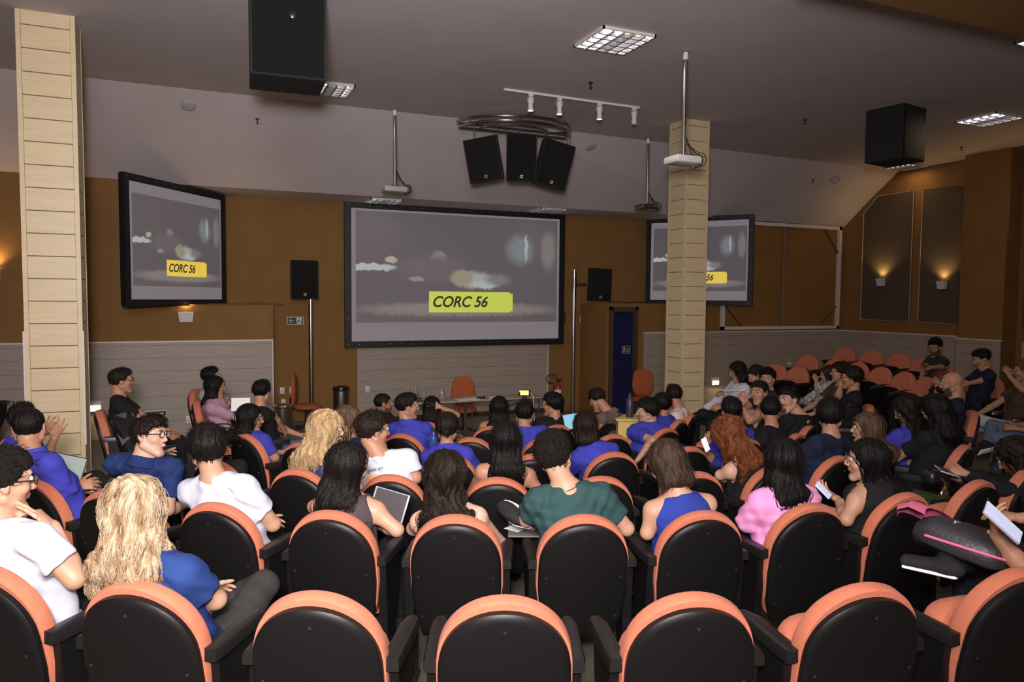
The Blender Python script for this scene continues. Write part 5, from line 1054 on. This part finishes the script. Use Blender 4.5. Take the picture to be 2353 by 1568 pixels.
t = empty('microphone', (4.70, 12.1, .768), math.radians(-8), label='black handheld microphone lying on the stage table', cat='microphone'); b = MB(); b.tube([(-.1, 0, .022), (.05, 0, .022)], [.015, .022], 12); b.build('handle', M['blackgloss'], t); b = MB(); b.tube([(.05, 0, .022), (.065, 0, .022), (.09, 0, .022), (.1, 0, .022)], [.022, .03, .028, .012], 12); b.build('microphone_head', M['dsteel'], t)
# phone filming from a small tripod
p = CAM + ray(1205, 903) * 10.7; fz = floor_z(p[0], p[1])
t = empty('phone_tripod', (p[0], p[1], fz), math.radians(-18), label='black tripod with a handle in front of the stage table', cat='tripod'); H_ = p[2] - fz
b = MB(); b.tube([(0, 0, .45), (0, 0, H_ - .06)], .016, 8); b.lathe([(.03, H_ - .14), (.035, H_ - .06), (.02, H_ - .05)], n=10); b.build('centre_column', M['rubber'], t)
b = MB(); b.tube([(0, 0, H_ - .1), (-.26, -.06, H_ - .20)], [.008, .016], 6); b.build('pan_handle', M['rubber'], t)
for k in range(3): a = 2 * math.pi * k / 3 + .5; b = MB(); b.tube([(0, 0, .6), (.36 * math.cos(a), .36 * math.sin(a), .0)], .012, 6); b.build('leg', M['rubber'], t)
t = empty('phone', (p[0], p[1], p[2] - .045), math.radians(-18), label='phone filming on the tripod, its screen bright yellow', cat='phone'); b = MB(); b.box((-.085, -.006, 0), (.085, .006, .09), .005); b.build('phone_body', M['blackgloss'], t); b = MB(); b.box((-.062, -.009, .012), (.062, -.006, .078)); b.build('phone_screen', mat('phone_screen_yellow', (.5, .45, .2), .3, emit=((.75, .62, .2), 1.6)), t, smooth=False)
b = MB(); b.tube([(p[0] + .09, p[1], p[2]), (p[0] + .13, p[1] - .02, p[2] - .05), (p[0] + .14, p[1] - .05, p[2] - .4), (p[0] + .12, p[1], fz + .02)], .005, 6); tag(b.build('charging_cable', M['white']), 'white charging cable hanging from the filming phone', 'cable')
# extinguisher
t = empty('fire_extinguisher', (7.50, 14.66, .16), 0, label='red fire extinguisher on the front wall beside the planks', cat='fire extinguisher')
b = MB(); b.lathe([(.001, 0), (.07, .01), (.078, .04), (.078, .40), (.06, .46), (.03, .49), (.03, .52)], n=20); b.build('cylinder', M['red'], t)
b = MB(); b.lathe([(.0795, .28), (.0795, .36)], n=20); b.lathe([(.0795, .10), (.0795, .15)], n=20); b.build('cylinder_label', M['paper'], t)
b = MB(); b.tube([(0, 0, .52), (0, 0, .56)], .02, 8); b.tube([(-.02, 0, .56), (.1, 0, .60)], .012, 6); b.tube([(-.02, 0, .54), (.11, 0, .54)], .010, 6); b.build('valve', M['rubber'], t)
b = MB(); b.tube([(-.02, 0, .55)] + [(-.16 + .13 * math.cos(q), 0, .60 + .10 * math.sin(q)) for q in [-.3 + i * .45 for i in range(13)]] + [(-.1, 0, .2)], .011, 6); b.build('hose', M['rubber'], t)
b = MB(); b.box((-.1, -.1, -.17), (.1, .1, 0)); b.build('stand', M['black'], t, smooth=False)
def bin_(x, y, r_, h_, label, dark):
    t = empty('waste_bin', (x, y, floor_z(x, y)), 0, label=label, cat='waste bin'); b = MB(); b.lathe([(r_ * .92, 0), (r_, .03), (r_, h_ * .9)], n=24); b.build('bin_body', M['steel'] if not dark else M['dsteel'], t)
    b = MB(); b.lathe([(r_ * 1.04, h_ * .88), (r_ * 1.08, h_ * .92), (r_ * 1.0, h_ * .97), (r_ * .5, h_), (.001, h_)], n=24); b.build('bin_lid', M['blackgloss'] if dark else M['steel'], t)
bin_(2.62, 14.2, .15, .78, 'tall steel waste bin with a black lid left of the centre planks', True)
bin_(1.42, 13.1, .15, .56, 'shorter steel waste bin beside the left swivel chair', False)
# wooden lectern box with bottle
p = CAM + ray(1455, 958) * 8.3; fz = floor_z(p[0], p[1]); zt = p[2]
t = empty('lectern', (p[0], p[1], fz), math.radians(-20), label='pale yellow wooden lectern beside the man with the moustache', cat='lectern'); YW = mat('yellow_wood', (.62, .46, .14), .45, bump=(12, .1, (1, 1, .1)))
b = MB(); b.box((-.2, -.15, 0), (-.18, .15, zt - fz - .02)); b.box((.18, -.15, 0), (.2, .15, zt - fz - .02)); b.build('side_panel', YW, t, smooth=False); b = MB(); b.box((-.18, -.15, 0), (.18, -.13, zt - fz - .02)); b.build('front_panel', YW, t, smooth=False); b = MB(); b.box((-.23, -.19, zt - fz - .02), (.23, .19, zt - fz), .004); b.build('lectern_top', YW, t)
def bottle(x, y, z, h_, r_, label, body, cap):
    t = empty('bottle', (x, y, z), 0, label=label, cat='bottle'); b = MB(); b.lathe([(r_ * .9, 0), (r_, .01), (r_, h_ * .68), (r_ * .8, h_ * .76), (r_ * .42, h_ * .86), (r_ * .42, h_ * .92)], n=20); b.build('bottle_body', body, t); b = MB(); b.lathe([(r_ * .5, h_ * .91), (r_ * .5, h_), (.001, h_)], n=16); b.build('bottle_cap', cap, t); return t
bottle(p[0] - .06, p[1] - .02, zt, .27, .042, 'dark steel water bottle on the yellow lectern', mat('navy_steel', (.03, .035, .05), .4), M['rubber'])
p = CAM + ray(1455, 895) * 11.2
# ================================================================== THINGS PEOPLE HOLD
def slab_thing(name, px, py, d, w_, h_, th, yaw, pitch, label, cat, body, face=None, fm=None, roll=0., lie=False):
    """thin device or sheet: faces the direction yaw (degrees from +Y, world), leaned back by pitch"""
    p = CAM + ray(px, py) * d; r = empty(name, p, 0, label=label, cat=cat); r.rotation_euler = Matrix.Rotation(math.radians(yaw), 3, 'Z').to_4x4().to_3x3().to_4x4().to_euler()
    r.rotation_euler = (Matrix.Rotation(math.radians(yaw), 3, 'Z') @ Matrix.Rotation(math.radians(pitch), 3, 'X') @ Matrix.Rotation(math.radians(roll), 3, 'Y')).to_euler()
    b = MB(); b.box((-w_ / 2, 0, -h_ / 2), (w_ / 2, th, h_ / 2), min(th * .4, .004)); b.build(cat.replace(' ', '_') + '_body', body, r)
    if face: m_ = face; b = MB(); b.box((-w_ * (.5 - fm), -.0015, -h_ / 2 + w_ * fm * .5), (w_ * (.5 - fm), .001, h_ / 2 - w_ * fm * .5)); b.build('display', m_, r, smooth=False)
    return r
SCRG = mat('laptop_screen_grey', (.2, .22, .2), .3, emit=((.20, .26, .24), .9)); SCRB = mat('laptop_screen_blue', (.2, .4, .5), .3, emit=((.16, .38, .50), .9)); SCRL = mat('phone_screen_lilac', (.4, .42, .55), .3, emit=((.42, .46, .62), .8)); SCRW = mat('phone_screen_white', (.7, .7, .7), .3, emit=((.6, .62, .66), 1.))
DKG = mat('tablet_dark', (.05, .045, .045), .25)
lt = slab_thing('laptop', 142, 1078, 5.05, .30, .20, .008, -18, -14, 'open laptop with a pale screen beside the left column', 'laptop', M['blackgloss'], SCRG, .03, roll=12)
b = MB(); b.box((-.15, -.21, -.112), (.15, .0, -.10), .004); b.build('keyboard_half', M['dsteel'], lt)
b = MB(); b.box((.0, -.003, -.01), (.05, -.0015, .004)); b.build('screen_figure', mat('screen_blue_mark', (.03, .05, .3), .4), lt, smooth=False)
lt = slab_thing('laptop', 1322, 970, 7.9, .26, .19, .008, -12, -22, 'open laptop with a pale blue screen before the man bowing over it', 'laptop', M['blackgloss'], SCRB, .03, roll=-8)
b = MB(); b.box((-.13, -.2, -.107), (.13, .0, -.095), .004); b.build('keyboard_half', M['dsteel'], lt)
slab_thing('tablet', 893, 1163, 4.05, .20, .17, .008, -28, -14, 'dark tablet in a pale case held by the woman in the sleeveless top', 'tablet', mat('lilac_case', (.25, .26, .34), .5), DKG, .05, roll=14)
slab_thing('phone', 1893, 1126, 4.2, .05, .105, .009, 12, -40, 'pale blue phone held by the woman in round gold glasses', 'phone', SCRL, SCRL, .06, roll=-24)
slab_thing('phone', 1622, 1022, 5.75, .055, .11, .008, 8, -10, 'white-lit phone held by the person behind the red-haired woman', 'phone', M['paper'], SCRW, .06, roll=-20)
slab_thing('phone', 2176, 1082, 4.75, .075, .155, .009, 30, -62, 'light blue phone held in black sleeves at the right', 'phone', mat('aqua_case', (.35, .60, .65), .4), DKG, .06, roll=-50)
slab_thing('phone', 2306, 1200, PT['t'] - .36, .078, .165, .010, 5, -38, 'phone in a clear case above the black and pink backpack', 'phone', mat('clear_case', (.35, .33, .38), .2), SCRL, .06, roll=-30)
slab_thing('phone', 209, 1117, 4.75, .05, .09, .006, -15, -50, 'small white card held by the cropped-haired man', 'card', M['paper'], roll=0)
slab_thing('paper_sheet', 553, 930, 8.3, .2, .15, .004, -10, -15, 'white sheet held up by the woman in pale pink', 'paper', M['paper'])
slab_thing('paper_sheet', 1690, 899, 9.6, .3, .004, .2, -10, 0, 'open white booklet on the lap of the woman in the white shirt', 'booklet', M['paper'])
# jacket over a chair at the left
p = hit(305, 962, .955); place_chair(p[0], p[1], None, True, 'auditorium chair under the draped dark jacket by the left planks', 'chairs beyond the left column')
rzj = face_stage(p[0], p[1]); t = empty('jacket', (p[0], p[1], floor_z(p[0], p[1])), rzj, label='black and grey jacket draped over a chair back at the left', cat='jacket')
o2 = arch(.36, 1.0, .27, .27)
b = MB(); b.loft([[(x * (1 + .05 * math.sin(z * 30)), y + .4 * x * x + .012 * math.sin(x * 25 + z * 9), z) for x, z in inset(o2, k)] for y, k in ((-.06, .85), (-.055, 1), (-.02, 1.03), (.10, 1.03), (.13, .97), (.135, .8))]); b.xf(TILT); b.build('jacket_back', cloth((.012, .012, .013)), t)
b = MB(); b.loft([[(x, y + .4 * x * x, z) for x, z in [(q * (.24 + .03 * k2), .97 + .05 * k2 - (q * q) * .20) for q in [i / 8 - 1 for i in range(17)]]] for k2, y in ((0, -.07), (.8, -.03), (1, .04), (.6, .12))], caps=False, close=False); b.xf(TILT); b.build('jacket_collar', cloth((.10, .10, .105)), t)
# backpack at the right edge
p = CAM + ray(2235, 1248) * (PT['t'] + .04); t = empty('backpack', p, math.radians(38), label='black backpack with pink edging on a lap at the right edge', cat='backpack'); t.rotation_euler = (math.radians(6), math.radians(16), math.radians(20)); t.scale = (.95, 1, .72)
b = MB(); b.loft([[(.27 * k * math.copysign(abs(math.cos(q)) ** .45, math.cos(q)), .19 * k * math.copysign(abs(math.sin(q)) ** .5, math.sin(q)), z + .015 * math.sin(3 * q)) for q in [2 * math.pi * i / 32 for i in range(32)]] for z, k in ((-.1, .8), (-.085, .95), (-.04, 1.02), (.02, 1.0), (.06, .9), (.085, .72), (.095, .4))]); b.build('backpack_body', mat('backpack_nylon', (.025, .025, .03), .45, bump=(60, .3)), t)
PK = mat('pink_trim', (.75, .16, .28), .6)
b = MB(); b.tube([(.278 * math.copysign(abs(math.cos(q)) ** .45, math.cos(q)), .197 * math.copysign(abs(math.sin(q)) ** .5, math.sin(q)), -.03) for q in [math.pi * (.9 + 1.0 * i / 20) for i in range(21)]], .008, 6); b.build('pink_piping', PK, t)
b = MB(); b.loft([[(-.30 + .5 * i / 12, .17 + .03 * math.sin(i * .5) + a, .055 + .045 * math.sin(i * .35) + c) for i in range(13)] for a, c in ((-.05, .03), (.02, .045), (.06, .01), (.05, -.04))], caps=False, close=False); b.build('pink_flap', PK, t)
b = MB(); b.box((-.15, -.09, .082), (.17, -.075, .102)); b.box((-.2, .03, .08), (.1, .036, .1)); b.build('zip', mat('zip_grey', (.35, .36, .42), .5), t, smooth=False)
# small hand bag with watch-like charm
p = CAM + ray(2150, 1095) * 4.75; t = empty('handbag', p, 0, label='small black handbag with a round metal charm on a lap at right', cat='handbag'); b = MB(); b.box((-.09, -.05, -.05), (.09, .05, .05), .03); b.build('bag_body', M['vinyl'], t)
b = MB(); b.lathe([(.001, 0), (.032, .0), (.036, .005), (.032, .01), (.001, .01)], n=20); b.xf(Matrix.Translation((.0, -.06, -.10)) @ Matrix.Rotation(math.pi / 2, 4, 'X')); b.tube([(-.02, -.055, .0), (.01, -.06, -.03), (0, -.06, -.07)], .006, 6); b.build('charm', mat('old_brass', (.35, .30, .18), .3, .9), t)
# bottle of water between seats, grey writing tablet with leaflet, white sneaker sole
p = CAM + ray(996, 1018) * 6.35; bottle(p[0], p[1], p[2] - .12, .24, .034, 'blue-tinted water bottle beside the low ponytail', mat('blue_bottle', (.05, .10, .35), .15, trans=.4), M['rubber'])
cx, cy = polar(5.02, -.4); fz = floor_z(cx, cy)
t = empty('writing_tablet', (cx, cy, fz + .70), face_stage(cx, cy), label='grey fold-out writing tablet between the second-row seats', cat='writing tablet'); b = MB(); b.box((.12, -.10, 0), (.34, .16, .014), .006); b.build('tablet_top', mat('grey_laminate', (.12, .11, .10), .4), t); b = MB(); b.tube([(.3, -.08, 0), (.3, -.08, -.12), (.28, -.25, -.16)], .01, 6); b.build('tablet_arm', M['rubber'], t)
q = t.matrix_basis @ Vector((.18, .04, .016)); b = MB(); b.box((-.07, -.05, 0), (.07, .05, .003)); b2 = b.build('leaflet', M['paper'], smooth=False); b2.location = q; b2.rotation_euler = (0, 0, .5); tag(b2, 'white and blue leaflet on the grey writing tablet', 'leaflet'); b = MB(); b.box((-.02, -.045, .003), (.03, .0, .0045)); b.build('leaflet_print', mat('print_blue', (.1, .35, .6), .5), b2, smooth=False)
# a resting sneaker: part of the green-shirted person's crossed leg
p = CAM + ray(1183, 1183) * 4.05 - np.array(GM['root']); sn = MB()
sn.loft([[(.045 * k * math.cos(q) * (1 + .15 * math.sin(q)), .13 * k * math.sin(q), z) for q in [2 * math.pi * i / 20 for i in range(20)]] for z, k in ((-.0, 1), (.03, .98), (.06, .8), (.075, .5))]); mx = Matrix.Translation(p) @ Matrix.Rotation(math.radians(-15), 4, 'Z') @ Matrix.Rotation(math.radians(-62), 4, 'Y') @ Matrix.Rotation(math.radians(28), 4, 'X'); sn.xf(mx); so_ = sn.build('raised_shoe', cloth((.02, .02, .02)), GM['e'])
sn = MB(); sn.loft([[(.050 * math.cos(q) * (1 + .15 * math.sin(q)), .137 * math.sin(q), z) for q in [2 * math.pi * i / 20 for i in range(20)]] for z in (-.022, .012)]); sn.xf(mx); sn.build('shoe_sole', M['paper'], so_)
# necklace of the person in green
b = MB(); N_, H_, rt_ = GM['N'], GM['H'], GM['root']; nd = nrm(H_ - N_); o1 = nrm(np.cross(nd, GM['fs'])); o3 = np.cross(o1, nd)
b.tube([N_ + nd * (.022 - .03 * max(0, -math.cos(q))) + (o1 * math.sin(q) + o3 * math.cos(q)) * .069 - rt_ for q in [2 * math.pi * i / 30 for i in range(31)]], .0022, 5, caps=False); b.build('cord_necklace', mat('brown_cord', (.04, .02, .012), .7), GM['e'])
# print on the back of the white t-shirt
def on_back(W_, a, up_, m_name): return W_['N'] - W_['sd'] * up_ + W_['sx'] * a - W_['fs'] * .30
dg = None
so_ = WM['top']
def back_hit(W_, a, up_):
    o = Vector(W_['N'] - W_['sd'] * up_ + W_['sx'] * a - W_['fs'] * .4 - W_['root']); ok, loc, no, _ = W_['top'].ray_cast(o, Vector(W_['fs'])); return loc if ok else None
bpy.context.view_layer.update()
ORG = mat('orange_print', (.85, .33, .12), .85, var=(20, (.80, .45, .33)))
V_, F_ = [], []; na, nr = 20, 6
for j in range(nr + 1):
    for i in range(na):
        q = 2 * math.pi * i / na; r_ = .001 + .062 * j / nr; h_ = back_hit(WM, -.055 + r_ * math.cos(q) * 1.15, .155 - r_ * math.sin(q) * .95)
        V_.append((h_ - Vector(WM['fs']) * .0035) if h_ else None)
if all(v is not None for v in V_):
    b = MB(); b.add(V_, [(j * na + i, j * na + (i + 1) % na, (j + 1) * na + (i + 1) % na, (j + 1) * na + i) for j in range(nr) for i in range(na)]); b.build('shirt_print', ORG, so_)
h0 = back_hit(WM, -.05, .075)
if h0:
    xx = Vector(WM['sx']); zz = Vector(WM['sd']); yy = zz.cross(xx)
    tx = text('shirt_lettering', 'life goes on', mat('print_ink', (.05, .05, .05), .7), so_, (0, 0, 0), .034, rot=(0, 0, 0), extr=.0004, shear=.25)
    tx.matrix_local = Matrix.Translation(h0 - Vector(WM['fs']) * .012 - xx * .09) @ Matrix((xx, zz, xx.cross(zz))).transposed().to_4x4()
